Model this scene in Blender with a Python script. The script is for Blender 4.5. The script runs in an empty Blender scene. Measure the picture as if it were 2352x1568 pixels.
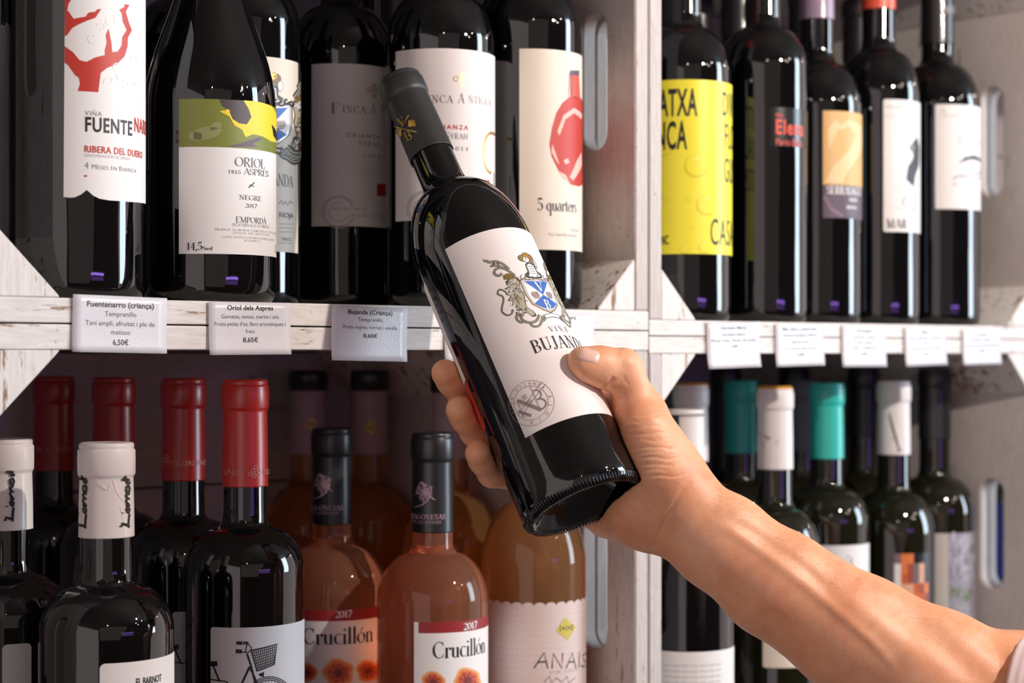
import bpy, bmesh, math, random
import numpy as np
from mathutils import Vector, Matrix
from mathutils.geometry import tessellate_polygon

random.seed(7)
SC = bpy.context.scene
COL = SC.collection

# ------------------------------------------------------------------ camera, world, lights, exposure
# working frame in millimetres: u along the crate fronts, w into the crates, z up (0 = lens height)
EYE = 1.35                                   # lens height above the floor, metres
FPX = 4070.0                                 # focal length in pixels of the 2352 px frame
FWD = Vector((0.6646, 0.7472, 0.0)).normalized()
RGT = Vector((FWD.y, -FWD.x, 0.0))
def W3(u, w, z): return Vector((u, w, z + EYE * 1000)) * 0.001
def at(px, py, d):                           # point of the place seen at (px, py) at distance d mm
    return RGT * ((px - 1176) / FPX * d) + FWD * d + Vector((0, 0, (812 - py) / FPX * d))

cam_d = bpy.data.cameras.new('camera')
cam = bpy.data.objects.new('camera', cam_d); COL.objects.link(cam)
cam.location = (0, 0, EYE)
cam.rotation_euler = (math.pi / 2, 0, -math.atan2(FWD.x, FWD.y))
cam_d.sensor_width = 36; cam_d.lens = FPX / 2352 * 36
cam_d.shift_y = 28 / 2352
cam_d.clip_start = 0.02
cam_d.dof.use_dof = True; cam_d.dof.focus_distance = 1.04; cam_d.dof.aperture_fstop = 7.0
SC.camera = cam

world = bpy.data.worlds.new('room_light'); SC.world = world; world.use_nodes = True
world.node_tree.nodes['Background'].inputs[0].default_value = (1.0, 0.86, 0.84, 1)
world.node_tree.nodes['Background'].inputs[1].default_value = 0.95

def area(name, loc, target, sx, sy, power, color):
    l = bpy.data.lights.new(name, 'AREA'); l.shape = 'RECTANGLE'; l.size = sx; l.size_y = sy
    l.energy = power; l.color = color
    o = bpy.data.objects.new(name, l); COL.objects.link(o); o.location = loc
    o.rotation_euler = (Vector(target) - Vector(loc)).to_track_quat('-Z', 'Y').to_euler()
    return o
def bulb(name, loc, power, color, rad):
    l = bpy.data.lights.new(name, 'POINT'); l.energy = power; l.color = color; l.shadow_soft_size = rad
    o = bpy.data.objects.new(name, l); COL.objects.link(o); o.location = loc
    return o
bulb('ceiling_spot_near', W3(1030, -40, 500), 27, (1.0, 0.90, 0.80), 0.014)
area('shop_window', W3(3600, -1300, 500), W3(1000, 900, 60), 0.80, 1.75, 56, (0.70, 0.86, 1.0))
for u, w, z, p in [(1950, -950, 950, 4.5), (1450, -1150, 830, 2.6), (1800, -1500, 850, 2.6), (3900, 100, 1000, 3.5), (-500, -1100, 950, 2.5)]:
    bulb('ceiling_spot', W3(u, w, z), p, (1.0, 0.88, 0.74), 0.018)
area('added_fill_behind', W3(-300, -2700, 500), W3(900, 900, -100), 3.6, 2.2, 6, (1.0, 0.86, 0.80))  # broad warm fill, added behind the lens to lift the shadows
area('purple_led', W3(900, -2300, 95), W3(900, 900, 95), 1.2, 0.03, 1.3, (0.42, 0.2, 1.0))
area('purple_led_low', W3(900, -2300, -90), W3(900, 900, -90), 1.1, 0.30, 1.3, (0.42, 0.2, 1.0))

SC.view_settings.view_transform = 'Standard'
try: SC.view_settings.look = 'None'
except Exception: pass
SC.view_settings.gamma = 1; SC.view_settings.use_curve_mapping = False
SC.view_settings.exposure = 0.42
SC.cycles.use_denoising = True
SC.cycles.max_bounces = 10; SC.cycles.transmission_bounces = 10; SC.cycles.glossy_bounces = 4
SC.cycles.caustics_refractive = True; SC.cycles.caustics_reflective = False

# ------------------------------------------------------------------ materials
def lin(c):
    return tuple(((x / 255) / 12.92 if x / 255 <= 0.04045 else ((x / 255 + 0.055) / 1.055) ** 2.4) for x in c) + (1,)
_M = {}
def mat(name, rgb, rough=0.6, metal=0.0, **kw):
    key = (name,)
    if key in _M: return _M[key]
    m = bpy.data.materials.new(name); m.use_nodes = True
    b = m.node_tree.nodes['Principled BSDF']
    b.inputs['Base Color'].default_value = lin(rgb)
    b.inputs['Roughness'].default_value = rough; b.inputs['Metallic'].default_value = metal
    for k, v in kw.items(): b.inputs[k.replace('_', ' ')].default_value = v
    _M[key] = m; return m
def N(m, t, **kw):
    n = m.node_tree.nodes.new(t)
    for k, v in kw.items():
        if k in n.inputs.keys(): n.inputs[k].default_value = v
        else: setattr(n, k, v)
    return n
def K(m, a, b): m.node_tree.links.new(a, b)
def ramp(m, fac, stops):
    r = N(m, 'ShaderNodeValToRGB'); e = r.color_ramp.elements
    while len(e) < len(stops): e.new(0.5)
    for q, (p, c) in zip(e, stops): q.position = p; q.color = c
    K(m, fac, r.inputs[0]); return r.outputs[0]
def mixc(m, fac, a, b, mode='MIX'):
    x = N(m, 'ShaderNodeMix', data_type='RGBA', blend_type=mode)
    if isinstance(fac, float): x.inputs[0].default_value = fac
    else: K(m, fac, x.inputs[0])
    for s, v in ((6, a), (7, b)):
        if isinstance(v, tuple): x.inputs[s].default_value = v
        else: K(m, v, x.inputs[s])
    return x.outputs[2]

def wood(name, grain, paint, bare, chip=0.62, seed=0.0):
    m = mat(name, paint, 0.62); b = m.node_tree.nodes['Principled BSDF']
    tc = N(m, 'ShaderNodeTexCoord'); mp = N(m, 'ShaderNodeMapping')
    sc = [1.0, 1.0, 1.0]; sc[grain] = 0.14
    mp.inputs['Scale'].default_value = sc; mp.inputs['Location'].default_value = (seed, seed * 1.7, seed * .3)
    oi = N(m, 'ShaderNodeObjectInfo'); va = N(m, 'ShaderNodeVectorMath', operation='ADD'); vs_ = N(m, 'ShaderNodeVectorMath', operation='SCALE')
    K(m, oi.outputs['Location'], vs_.inputs[0]); vs_.inputs['Scale'].default_value = 7.3; K(m, tc.outputs['Object'], va.inputs[0]); K(m, vs_.outputs[0], va.inputs[1]); K(m, va.outputs[0], mp.inputs[0])
    fine = N(m, 'ShaderNodeTexNoise', Scale=420.0, Detail=6.0, Roughness=0.65); K(m, mp.outputs[0], fine.inputs['Vector'])
    mid = N(m, 'ShaderNodeTexNoise', Scale=130.0, Detail=9.0, Roughness=0.75); K(m, mp.outputs[0], mid.inputs['Vector'])
    big = N(m, 'ShaderNodeTexNoise', Scale=14.0, Detail=3.0, Roughness=0.5); K(m, va.outputs[0], big.inputs['Vector'])
    tiny = N(m, 'ShaderNodeTexNoise', Scale=210.0, Detail=5.0, Roughness=0.6); K(m, va.outputs[0], tiny.inputs['Vector'])
    su = N(m, 'ShaderNodeMath', operation='MULTIPLY_ADD'); K(m, big.outputs['Fac'], su.inputs[0]); su.inputs[1].default_value = 0.22; K(m, mid.outputs['Fac'], su.inputs[2])
    chips = ramp(m, su.outputs[0], [(0.0, (0, 0, 0, 1)), (chip + .14, (0, 0, 0, 1)), (chip + 0.19, (1, 1, 1, 1))])
    specks = ramp(m, tiny.outputs['Fac'], [(0.0, (0, 0, 0, 1)), (.665, (0, 0, 0, 1)), (.72, (.7, .7, .7, 1))])
    mx = N(m, 'ShaderNodeMath', operation='MAXIMUM'); K(m, chips, mx.inputs[0]); K(m, specks, mx.inputs[1]); chips = mx.outputs[0]
    streak = ramp(m, fine.outputs['Fac'], [(0.35, (0.72, 0.70, 0.70, 1)), (0.62, (1, 1, 1, 1))])
    painted = mixc(m, 0.55, lin(paint), mixc(m, 1.0, lin(paint), streak, 'MULTIPLY'))
    barec = mixc(m, fine.outputs['Fac'], lin(bare), tuple(x * .45 for x in lin(bare)[:3]) + (1,))
    K(m, mixc(m, chips, painted, barec), b.inputs['Base Color'])
    bp = N(m, 'ShaderNodeBump', Strength=0.35, Distance=0.0006)
    ad = N(m, 'ShaderNodeMath', operation='SUBTRACT'); K(m, fine.outputs['Fac'], ad.inputs[0]); K(m, chips, ad.inputs[1])
    K(m, ad.outputs[0], bp.inputs['Height']); K(m, bp.outputs[0], b.inputs['Normal'])
    return m
WHITE = (238, 232, 228); BARE = (172, 132, 92)
W_X = wood('white_wood_along_x', 0, WHITE, BARE, 0.575)
W_Y = wood('white_wood_along_y', 1, WHITE, BARE, 0.66, 3.1)
W_Z = wood('white_wood_along_z', 2, WHITE, BARE, 0.525, 5.3)
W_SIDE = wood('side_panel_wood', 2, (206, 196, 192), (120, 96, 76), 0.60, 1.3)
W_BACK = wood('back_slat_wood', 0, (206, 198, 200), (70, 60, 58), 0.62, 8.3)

def glass_dark(name, rgb, rough=0.03):
    m = mat(name, rgb, rough, 0.0, Coat_Weight=0.3, Coat_Roughness=0.02); b = m.node_tree.nodes['Principled BSDF']
    tc = N(m, 'ShaderNodeTexCoord'); mp = N(m, 'ShaderNodeMapping'); mp.inputs['Scale'].default_value = (1, 1, .22); K(m, tc.outputs['Object'], mp.inputs[0])
    n = N(m, 'ShaderNodeTexNoise', Scale=60.0, Detail=2.0); K(m, mp.outputs[0], n.inputs['Vector'])
    bp = N(m, 'ShaderNodeBump', Strength=0.22, Distance=0.0009); K(m, n.outputs['Fac'], bp.inputs['Height'])
    K(m, bp.outputs[0], b.inputs['Normal']); K(m, bp.outputs[0], b.inputs['Coat Normal'])
    return m
G_BLACK = glass_dark('dark_bottle_glass', (9, 9, 11))
G_OLIVE = glass_dark('olive_bottle_glass', (26, 25, 14))
def glass_wine(name, tint, absorb, dens, clear=.78, body=(232, 140, 92)):
    m = bpy.data.materials.new(name); m.use_nodes = True
    b = m.node_tree.nodes['Principled BSDF']
    b.inputs['Base Color'].default_value = tint; b.inputs['Roughness'].default_value = 0.01
    b.inputs['Transmission Weight'].default_value = 1.0; b.inputs['IOR'].default_value = 1.36
    v = N(m, 'ShaderNodeVolumeAbsorption', Color=absorb, Density=dens)
    K(m, v.outputs[0], m.node_tree.nodes['Material Output'].inputs['Volume'])
    b.inputs['Base Color'].default_value = lin(body); b.inputs['Transmission Weight'].default_value = clear
    return m
G_ROSE = glass_wine('rose_wine_in_glass', (1.0, .95, .9, 1), (1.0, 0.46, 0.20, 1), 7, .88, (250, 176, 138))
G_AMBER = glass_wine('amber_wine_in_glass', (1, .97, .9, 1), (1.0, 0.56, 0.12, 1), 8, .9, (240, 186, 120))
G_PALE = glass_wine('pale_wine_in_glass', (1, .98, .95, 1), (1.0, 0.62, 0.26, 1), 7, .88, (246, 196, 140))

def paper(name, rgb, rough=0.55, bump=0.1):
    m = mat(name, rgb, rough); b = m.node_tree.nodes['Principled BSDF']
    if bump and len(m.node_tree.nodes) < 4:
        n = N(m, 'ShaderNodeTexNoise', Scale=900.0, Detail=4.0); tc = N(m, 'ShaderNodeTexCoord'); K(m, tc.outputs['Object'], n.inputs['Vector'])
        bp = N(m, 'ShaderNodeBump', Strength=bump, Distance=0.0003); K(m, n.outputs['Fac'], bp.inputs['Height']); K(m, bp.outputs[0], b.inputs['Normal'])
    return m
P_WHITE = paper('label_white', (240, 236, 234)); P_CREAM = paper('label_cream', (236, 224, 208)); P_PINKW = paper('label_soft_white', (236, 226, 224))
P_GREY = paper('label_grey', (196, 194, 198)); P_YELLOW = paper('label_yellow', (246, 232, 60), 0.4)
TAG = paper('price_card', (228, 226, 232), 0.3, 0.5)
I_BLACK = mat('ink_black', (30, 28, 30), 0.5); I_GREY = mat('ink_grey', (120, 116, 116), 0.5); I_LGREY = mat('ink_pale_grey', (176, 170, 168), 0.5)
I_RED = mat('ink_red', (196, 54, 40), 0.5); I_DRED = mat('ink_dark_red', (150, 34, 40), 0.5); I_GOLD = mat('ink_gold', (204, 164, 84), 0.3, 0.6)
I_BLUE = mat('ink_blue', (58, 104, 190), 0.5); I_GREEN = mat('ink_moss_green', (124, 130, 52), 0.5); I_YEL = mat('ink_yellow', (246, 214, 40), 0.5)
I_WHITE = mat('ink_white', (236, 232, 232), 0.5); I_SILVER = mat('ink_silver', (206, 206, 208), 0.35, 0.3); I_ORANGE = mat('ink_orange', (226, 122, 60), 0.5)
I_TAN = mat('ink_tan', (226, 178, 112), 0.5); I_LTAN = mat('ink_light_tan', (238, 204, 152), 0.5); I_MAUVE = mat('ink_mauve', (96, 78, 94), 0.5)
I_ROSE = mat('ink_rose', (212, 120, 130), 0.5); I_REDOR = mat('ink_bright_red', (232, 74, 44), 0.45); I_BRONZE = mat('ink_bronze', (140, 110, 60), 0.45)
I_DYEL = mat('ink_deep_yellow', (224, 206, 40), 0.4); I_LYEL = mat('ink_light_yellow', (250, 242, 120), 0.35); I_PEACH = mat('ink_peach', (240, 170, 110), 0.5)
I_LILAC = mat('ink_lilac', (196, 170, 200), 0.4); I_BROWNP = mat('ink_brown_pink', (150, 128, 124), 0.5); I_DGREEN = mat('ink_dark_green', (52, 66, 54), 0.5)

# ------------------------------------------------------------------ object helpers
def tag(o, label=None, cat=None, group=None, kind=None):
    if label: o['label'] = label
    if cat: o['category'] = cat
    if group: o['group'] = group
    if kind: o['kind'] = kind
    return o
def empty(name, loc, label=None, cat=None, group=None):
    o = bpy.data.objects.new(name, None); COL.objects.link(o); o.location = loc; o.empty_display_size = 0.02
    return tag(o, label, cat, group)
def link(name, me, parent=None, mats=()):
    o = bpy.data.objects.new(name, me); COL.objects.link(o)
    for m in mats: me.materials.append(m)
    if parent is not None: o.parent = parent
    return o
def mesh_py(name, vs, fs, parent=None, mats=(), smooth=False, fm=None):
    me = bpy.data.meshes.new(name); me.from_pydata([tuple(v) for v in vs], [], fs)
    if smooth: me.polygons.foreach_set('use_smooth', [True] * len(me.polygons))
    o = link(name, me, parent, mats)
    if fm: me.polygons.foreach_set('material_index', fm)
    me.update(); return o
def lathe(name, prof, parent, m, seg=72, closed=False, smooth=True, auto=None):
    """prof: (r, z) in mm from bottom to top"""
    vs, fs = [], []
    rows = []
    for r, z in prof:
        if r < 1e-6: rows.append([len(vs)]); vs.append((0, 0, z * .001))
        else:
            rows.append(list(range(len(vs), len(vs) + seg)))
            for k in range(seg):
                a = 2 * math.pi * k / seg; vs.append((r * math.cos(a) * .001, r * math.sin(a) * .001, z * .001))
    for A, B in zip(rows[:-1], rows[1:]):
        for k in range(seg):
            k2 = (k + 1) % seg
            if len(A) == 1 and len(B) == 1: break
            if len(A) == 1: fs.append((A[0], B[k2], B[k]))
            elif len(B) == 1: fs.append((A[k], A[k2], B[0]))
            else: fs.append((A[k], A[k2], B[k2], B[k]))
    return mesh_py(name, vs, fs, parent, (m,), smooth)
def boxo(name, lo, hi, parent, m, bev=0.6, origin=None):
    """bevelled box in mm coordinates of the parent"""
    bm = bmesh.new(); c = [(a + b) / 2 for a, b in zip(lo, hi)]
    r = bmesh.ops.create_cube(bm, size=1)
    for v in r['verts']: v.co = Vector([v.co[i] * (hi[i] - lo[i]) * .001 for i in range(3)])
    if bev: bmesh.ops.bevel(bm, geom=bm.edges[:], offset=bev * .001, segments=2, affect='EDGES', profile=.6)
    me = bpy.data.meshes.new(name); bm.to_mesh(me); bm.free()
    o = link(name, me, parent, (m,)); o.location = Vector(c) * .001
    return o

# ------------------------------------------------------------------ lettering: built-in sans and a drawn serif
_G = {}
def _load_sans():
    chars = "ABCDEFGHIJKLMNOPQRSTUVWXYZÑÓÉÀabcdefghijklmnopqrstuvwxyzçíóéàñ0123456789€.,()'/%+=-:&·"
    for wt, off in (('r', 0.0), ('b', 0.022), ('l', -0.012)):
        def width(body):
            c = bpy.data.curves.new('t', 'FONT'); c.body = body; c.resolution_u = 3; c.offset = off
            o = bpy.data.objects.new('t', c); COL.objects.link(o)
            bpy.context.view_layer.update()
            ev = o.evaluated_get(bpy.context.evaluated_depsgraph_get()); me = ev.to_mesh()
            vs = [(v.co.x, v.co.y) for v in me.vertices]; ps = [tuple(p.vertices) for p in me.polygons]
            ev.to_mesh_clear(); bpy.data.objects.remove(o); bpy.data.curves.remove(c)
            return vs, ps
        v0, _ = width('HH'); base = max(x for x, y in v0)
        cap = max(y for x, y in v0)
        for ch in chars:
            v1, p1 = width(ch)
            v2, _ = width('H' + ch + 'H')
            adv = max(x for x, y in v2) - base
            _G[wt, ch] = ([[(v1[i][0] / cap, v1[i][1] / cap) for i in p] for p in p1], adv / cap)
        _G[wt, ' '] = ([], 0.38)
_load_sans()

def stroke(pts, width, closed=False):
    """polyline -> quads; width is a number or fn(dx, dy)"""
    pts = [Vector(p) for p in pts]; n = len(pts); out = []
    if n < 2: return out
    L, R = [], []
    for i, p in enumerate(pts):
        a = pts[i - 1] if (i > 0 or closed) else p; b = pts[(i + 1) % n] if (i < n - 1 or closed) else p
        d = (b - a)
        if d.length < 1e-9: d = Vector((1, 0))
        d.normalize(); w = width(d.x, d.y) if callable(width) else (width[i] if isinstance(width, list) else width)
        nrm = Vector((-d.y, d.x)) * w / 2
        L.append(p + nrm); R.append(p - nrm)
    for i in range(n if closed else n - 1):
        j = (i + 1) % n
        out.append([tuple(L[i]), tuple(R[i]), tuple(R[j]), tuple(L[j])])
    return out
def smooth(pts, n=4, closed=False):
    P = [Vector(p) for p in pts]; m = len(P); out = []
    for i in range(m if closed else m - 1):
        a, b_, c, d = (P[(i - 1) % m], P[i], P[(i + 1) % m], P[(i + 2) % m]) if closed else (P[max(i - 1, 0)], P[i], P[i + 1], P[min(i + 2, m - 1)])
        for k in range(n):
            t = k / n; out.append(tuple(.5 * ((2 * b_) + (c - a) * t + (2 * a - 5 * b_ + 4 * c - d) * t * t + (3 * b_ - a - 3 * c + d) * t ** 3)))
    if not closed: out.append(tuple(P[-1]))
    return out
def arc(cx, cy, rx, ry, a0, a1, n=16):
    return [(cx + rx * math.cos(math.radians(a0 + (a1 - a0) * i / n)), cy + ry * math.sin(math.radians(a0 + (a1 - a0) * i / n))) for i in range(n + 1)]
_SER = {
 'A': (.76, 'l.05,0,.38,1,t l.37,1,.70,0 l.17,.33,.58,.33 s.05,0 s.70,0'),
 'B': (.70, 'l.16,0,.16,1 l.05,1,.34,1 a.33,.75,.22,.25,90,-90 l.16,.51,.35,.51 a.33,.26,.28,.26,90,-90 l.05,0,.34,0'),
 'C': (.78, 'a.43,.5,.37,.5,48,312 l.67,.72,.67,.98,t l.67,.05,.67,.24,t'),
 'D': (.82, 'l.16,0,.16,1 l.05,1,.34,1 a.33,.5,.40,.5,90,-90 l.05,0,.34,0'),
 'E': (.68, 'l.16,0,.16,1 l.05,1,.58,1 l.16,.5,.44,.5 l.05,0,.60,0 l.58,1,.58,.78,t l.60,0,.60,.25,t l.44,.42,.44,.58,t'),
 'F': (.62, 'l.16,0,.16,1 l.05,1,.56,1 l.16,.5,.42,.5 l.56,1,.56,.76,t l.42,.42,.42,.58,t s.16,0'),
 'G': (.84, 'a.43,.5,.37,.5,48,320 l.67,.72,.67,.98,t l.71,.08,.71,.42 s.71,.42'),
 'H': (.84, 'l.16,0,.16,1 l.68,0,.68,1 l.16,.5,.68,.5 s.16,0 s.16,1 s.68,0 s.68,1'),
 'I': (.36, 'l.17,0,.17,1 s.17,0 s.17,1'),
 'J': (.46, 'l.27,.12,.27,1 a.13,.14,.14,.2,0,-110 l.0,.06,.08,-.02,k s.27,1'),
 'L': (.64, 'l.16,0,.16,1 l.05,0,.58,0 l.58,0,.58,.26,t s.16,1'),
 'M': (.98, 'l.14,0,.14,1,t l.14,1,.47,0 l.47,0,.80,1,t l.81,0,.81,1 s.14,0 s.81,0 s.08,1 s.85,1'),
 'N': (.84, 'l.16,0,.16,1,t l.14,1,.68,0 l.68,0,.68,1,t s.16,0 s.68,1 s.10,1'),
 'O': (.86, 'a.43,.5,.37,.5,0,360'),
 'P': (.64, 'l.16,0,.16,1 l.05,1,.34,1 a.33,.73,.25,.27,90,-90 l.16,.46,.34,.46 s.16,0'),
 'Q': (.86, 'a.43,.5,.37,.5,0,360 l.40,.05,.75,-.2'),
 'R': (.74, 'l.16,0,.16,1 l.05,1,.34,1 a.33,.75,.23,.25,90,-90 l.16,.5,.34,.5 l.34,.5,.66,0 s.16,0 s.68,0'),
 'S': (.56, 'a.28,.75,.2,.25,20,270 a.28,.25,.22,.25,90,-160 l.48,.75,.48,.98,t l.06,.02,.06,.26,t'),
 'T': (.70, 'l.34,0,.34,1 l.03,1,.65,1 l.03,1,.03,.76,t l.65,1,.65,.76,t s.34,0'),
 'U': (.82, 'l.15,.3,.15,1 a.40,.3,.25,.3,180,360 l.65,.3,.65,1,t s.15,1 s.65,1'),
 'V': (.76, 'l.05,1,.38,0 l.38,0,.70,1,t s.05,1 s.70,1'),
 'W': (1.1, 'l.05,1,.33,0 l.33,0,.55,1,t l.55,1,.80,0 l.80,0,1.05,1,t s.05,1 s1.05,1'),
 'X': (.76, 'l.07,1,.68,0 l.07,0,.67,1,t s.07,0 s.68,0 s.07,1 s.67,1'),
 'Y': (.74, 'l.05,1,.36,.48 l.36,.48,.68,1,t l.36,0,.36,.5 s.36,0 s.05,1 s.68,1'),
 'Z': (.66, 'l.07,1,.60,1 l.60,1,.05,0,k l.05,0,.62,0 l.62,0,.62,.24,t l.07,1,.07,.78,t'),
 '0': (.62, 'a.31,.5,.24,.5,0,360'), '1': (.44, 'l.24,0,.24,1 s.24,0 l.10,.88,.24,1'),
 '2': (.60, 'a.29,.74,.2,.26,160,-30 l.47,.6,.08,0,t l.08,.03,.54,.03,k l.54,0,.54,.2,t'),
 '3': (.58, 'a.27,.77,.19,.23,160,-80 a.27,.28,.23,.27,90,-150'), '4': (.64, 'l.44,0,.44,1 l.44,1,.04,.3,t l.04,.3,.6,.3 s.44,0'),
 '5': (.58, 'l.12,1,.50,1,k l.12,1,.12,.55,t a.27,.32,.24,.32,110,-150'), '6': (.62, 'a.32,.3,.23,.3,0,360 a.46,.4,.37,.6,100,180'),
 '7': (.58, 'l.06,1,.54,1,k l.54,1,.22,0'), '8': (.60, 'a.30,.76,.19,.24,0,360 a.30,.27,.24,.27,0,360'),
 '9': (.62, 'a.30,.7,.23,.3,0,360 a.16,.6,.37,.6,-80,0'),
 ',': (.26, 'l.14,.1,.08,-.16'), '.': (.26, 'l.12,0,.12,.12'), '-': (.4, 'l.05,.4,.33,.4'), "'": (.22, 'l.12,1,.10,.74'), '/': (.5, 'l.05,-.1,.42,1.05,t'),
 '%': (.9, 'a.2,.75,.14,.24,0,360 a.68,.25,.14,.24,0,360 l.2,0,.7,1,t'),
 'a': (.54, 'l.40,.06,.40,.42 a.25,.44,.15,.2,0,150 a.22,.2,.17,.19,60,340 l.40,.04,.50,.02'), 'c': (.50, 'a.29,.32,.21,.32,50,310'),
 'e': (.54, 'a.28,.32,.22,.32,10,320 l.07,.36,.49,.36'), 'i': (.30, 'l.15,0,.15,.62 s.15,0 l.05,.62,.15,.62 l.15,.84,.15,.95'),
 'l': (.30, 'l.15,0,.15,1.05 s.15,0 l.05,1.05,.15,1.05'), 'n': (.62, 'l.14,0,.14,.62 s.14,0 l.04,.62,.14,.62 a.31,.4,.17,.24,160,0 l.48,0,.48,.4 s.48,0'),
 'o': (.58, 'a.29,.32,.23,.32,0,360'), 'q': (.58, 'l.46,-.4,.46,.62 a.27,.32,.2,.32,30,330 s.46,-.4'), 'r': (.44, 'l.14,0,.14,.62 s.14,0 l.04,.62,.14,.62 a.32,.38,.18,.24,170,60 l.38,.48,.38,.6'),
 's': (.44, 'a.22,.47,.14,.16,30,270 a.22,.16,.16,.16,90,-150'), 't': (.38, 'l.17,.12,.17,.85 l.04,.62,.33,.62 a.26,.12,.09,.12,180,330'),
 'u': (.62, 'l.14,.2,.14,.62 l.04,.62,.14,.62 a.30,.2,.16,.2,180,340 l.47,0,.47,.62 l.37,.62,.47,.62 l.47,0,.56,0'),
 'v': (.52, 'l.04,.62,.26,0 l.26,0,.46,.62,t s.04,.62 s.46,.62'),
}
def _ser(ch, thick, thin, sw):
    if ch == ' ': return [], .34
    extra = []
    if ch in 'ÑÀÓó':
        if ch == 'Ñ': extra = stroke([(.22, 1.16), (.34, 1.24), (.48, 1.16), (.60, 1.24)], .07)
        if ch == 'À': extra = stroke([(.26, 1.32), (.40, 1.12)], .07)
        if ch == 'Ó': extra = stroke([(.38, 1.12), (.55, 1.32)], .07)
        if ch == 'ó': extra = stroke([(.26, .74), (.42, .98)], .06)
        ch = {'Ñ': 'N', 'À': 'A', 'Ó': 'O', 'ó': 'o'}[ch]
    if ch not in _SER: return _G.get(('r', ch), ([], .5))
    adv, d = _SER[ch]; out = list(extra)
    def wf(dx, dy):
        a = math.atan2(dy, dx); return thin + (thick - thin) * min(1, 1.05 * math.sin(a - math.radians(10)) ** 4)
    for tok in d.split():
        k = tok[0]; q = tok[1:].split(',')
        if k == 'l':
            v = [float(x) for x in q[:4]]; w = wf
            if len(q) > 4: w = thin if q[4] == 't' else thick
            out += stroke([v[:2], v[2:]], w)
        elif k == 'a':
            v = [float(x) for x in q]; out += stroke(arc(*v[:4], v[4], v[5], 14), wf)
        else:
            x, y = float(q[0]), float(q[1]); out += stroke([(x - sw, y), (x + sw, y)], thin * 1.15)
    return out, adv
def glyph(ch, font):
    key = (font, ch)
    if key not in _G:
        if font == 's': _G[key] = _ser(ch, .15, .042, .13)
        elif font == 'sl': _G[key] = _ser(ch, .09, .03, .08)
        elif font == 'sb': _G[key] = _ser(ch, .20, .055, .15)
        else: _G[key] = _G.get(('r', ch), ([], .5))
    return _G[key]
def words(txt, font, spacing=0.0, smallcap=None):
    """-> polys in cap-height units starting at x=0, total width"""
    x = 0; out = []
    for i, ch in enumerate(txt):
        k = 1.0
        if smallcap and ch.islower(): ch = ch.upper(); k = smallcap
        ps, adv = glyph(ch, font)
        for p in ps: out.append([(x + a * k, b * k) for a, b in p])
        x += adv * k + spacing
    return out, x - spacing

def flat_bm(items, cut, layer0=0.0, dl=0.00002):
    """items: list of (polygon in mm, material index, layer) -> bmesh cut in strips of `cut` mm"""
    bm = bmesh.new()
    for poly, mi, lay in items:
        if len(poly) < 3: continue
        z = lay
        if len(poly) > 4:
            tris = tessellate_polygon([[Vector((a, b, 0)) for a, b in poly]])
            vs = [bm.verts.new((a, b, z)) for a, b in poly]
            for t in tris:
                try: f = bm.faces.new([vs[i] for i in t]); f.material_index = mi
                except ValueError: pass
        else:
            vs = [bm.verts.new((a, b, z)) for a, b in poly]
            try: f = bm.faces.new(vs); f.material_index = mi
            except ValueError: pass
    if cut and bm.verts:
        xs = [v.co.x for v in bm.verts]; x = math.ceil(min(xs) / cut) * cut
        while x < max(xs):
            bmesh.ops.bisect_plane(bm, geom=bm.verts[:] + bm.edges[:] + bm.faces[:], dist=1e-5, plane_co=(x, 0, 0), plane_no=(1, 0, 0))
            x += cut
    return bm
# ------------------------------------------------------------------ bottles
class Bottle:
    """a bottle: Empty at its base; `r` body radius in mm; frame = position (mm) and rotation of the upright axis"""
    def __init__(s, name, label, group, pos, r, rot=None):
        s.rot = rot or Matrix.Identity(3); s.pos = Vector(pos); s.r = r
        s.root = empty(name, (s.pos + Vector((0, 0, EYE * 1000))) * .001, label, 'wine bottle', group)
        s.root.rotation_euler = s.rot.to_euler()
        loc = s.rot.transposed() @ (-s.pos)
        s.th0 = math.atan2(loc.y, loc.x)             # direction that faces the lens
    def uv(s, px, py, r=None):
        """(arc length from the facing line, height) in mm of the surface point seen at (px, py)"""
        r = r or s.r
        o = s.rot.transposed() @ (-s.pos); d = s.rot.transposed() @ at(px, py, 1000.0)
        a = d.x * d.x + d.y * d.y; b = 2 * (o.x * d.x + o.y * d.y); c = o.x * o.x + o.y * o.y - r * r
        q = b * b - 4 * a * c; t = (-b - math.sqrt(max(q, 0))) / (2 * a)
        p = o + d * t; th = math.atan2(p.y, p.x) - s.th0
        th = (th + math.pi) % (2 * math.pi) - math.pi
        return th * r, p.z
    def wrap(s, name, items, mats, parent, off=0.15, cut=2.4, r=None, rf=None):
        r = r or s.r; bm = flat_bm(items, cut)
        for v in bm.verts:
            rr = (rf(v.co.y) if rf else r) + off + v.co.z * 0.05; a = s.th0 + v.co.x / r
            v.co = Vector((rr * math.cos(a), rr * math.sin(a), v.co.y)) * .001
        bmesh.ops.recalc_face_normals(bm, faces=bm.faces)
        me = bpy.data.meshes.new(name); bm.to_mesh(me); bm.free()
        o = link(name, me, parent, mats); me.polygons.foreach_set('use_smooth', [True] * len(me.polygons))
        return o
    def sheet(s, name, outline, m, label=None, off=0.12, r=None):
        n = len(outline)
        o = s.wrap(name, [(outline, 0, 0)], (m,), s.root, off, 1.6, r)
        if label: o['label'] = label
        return o

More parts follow.
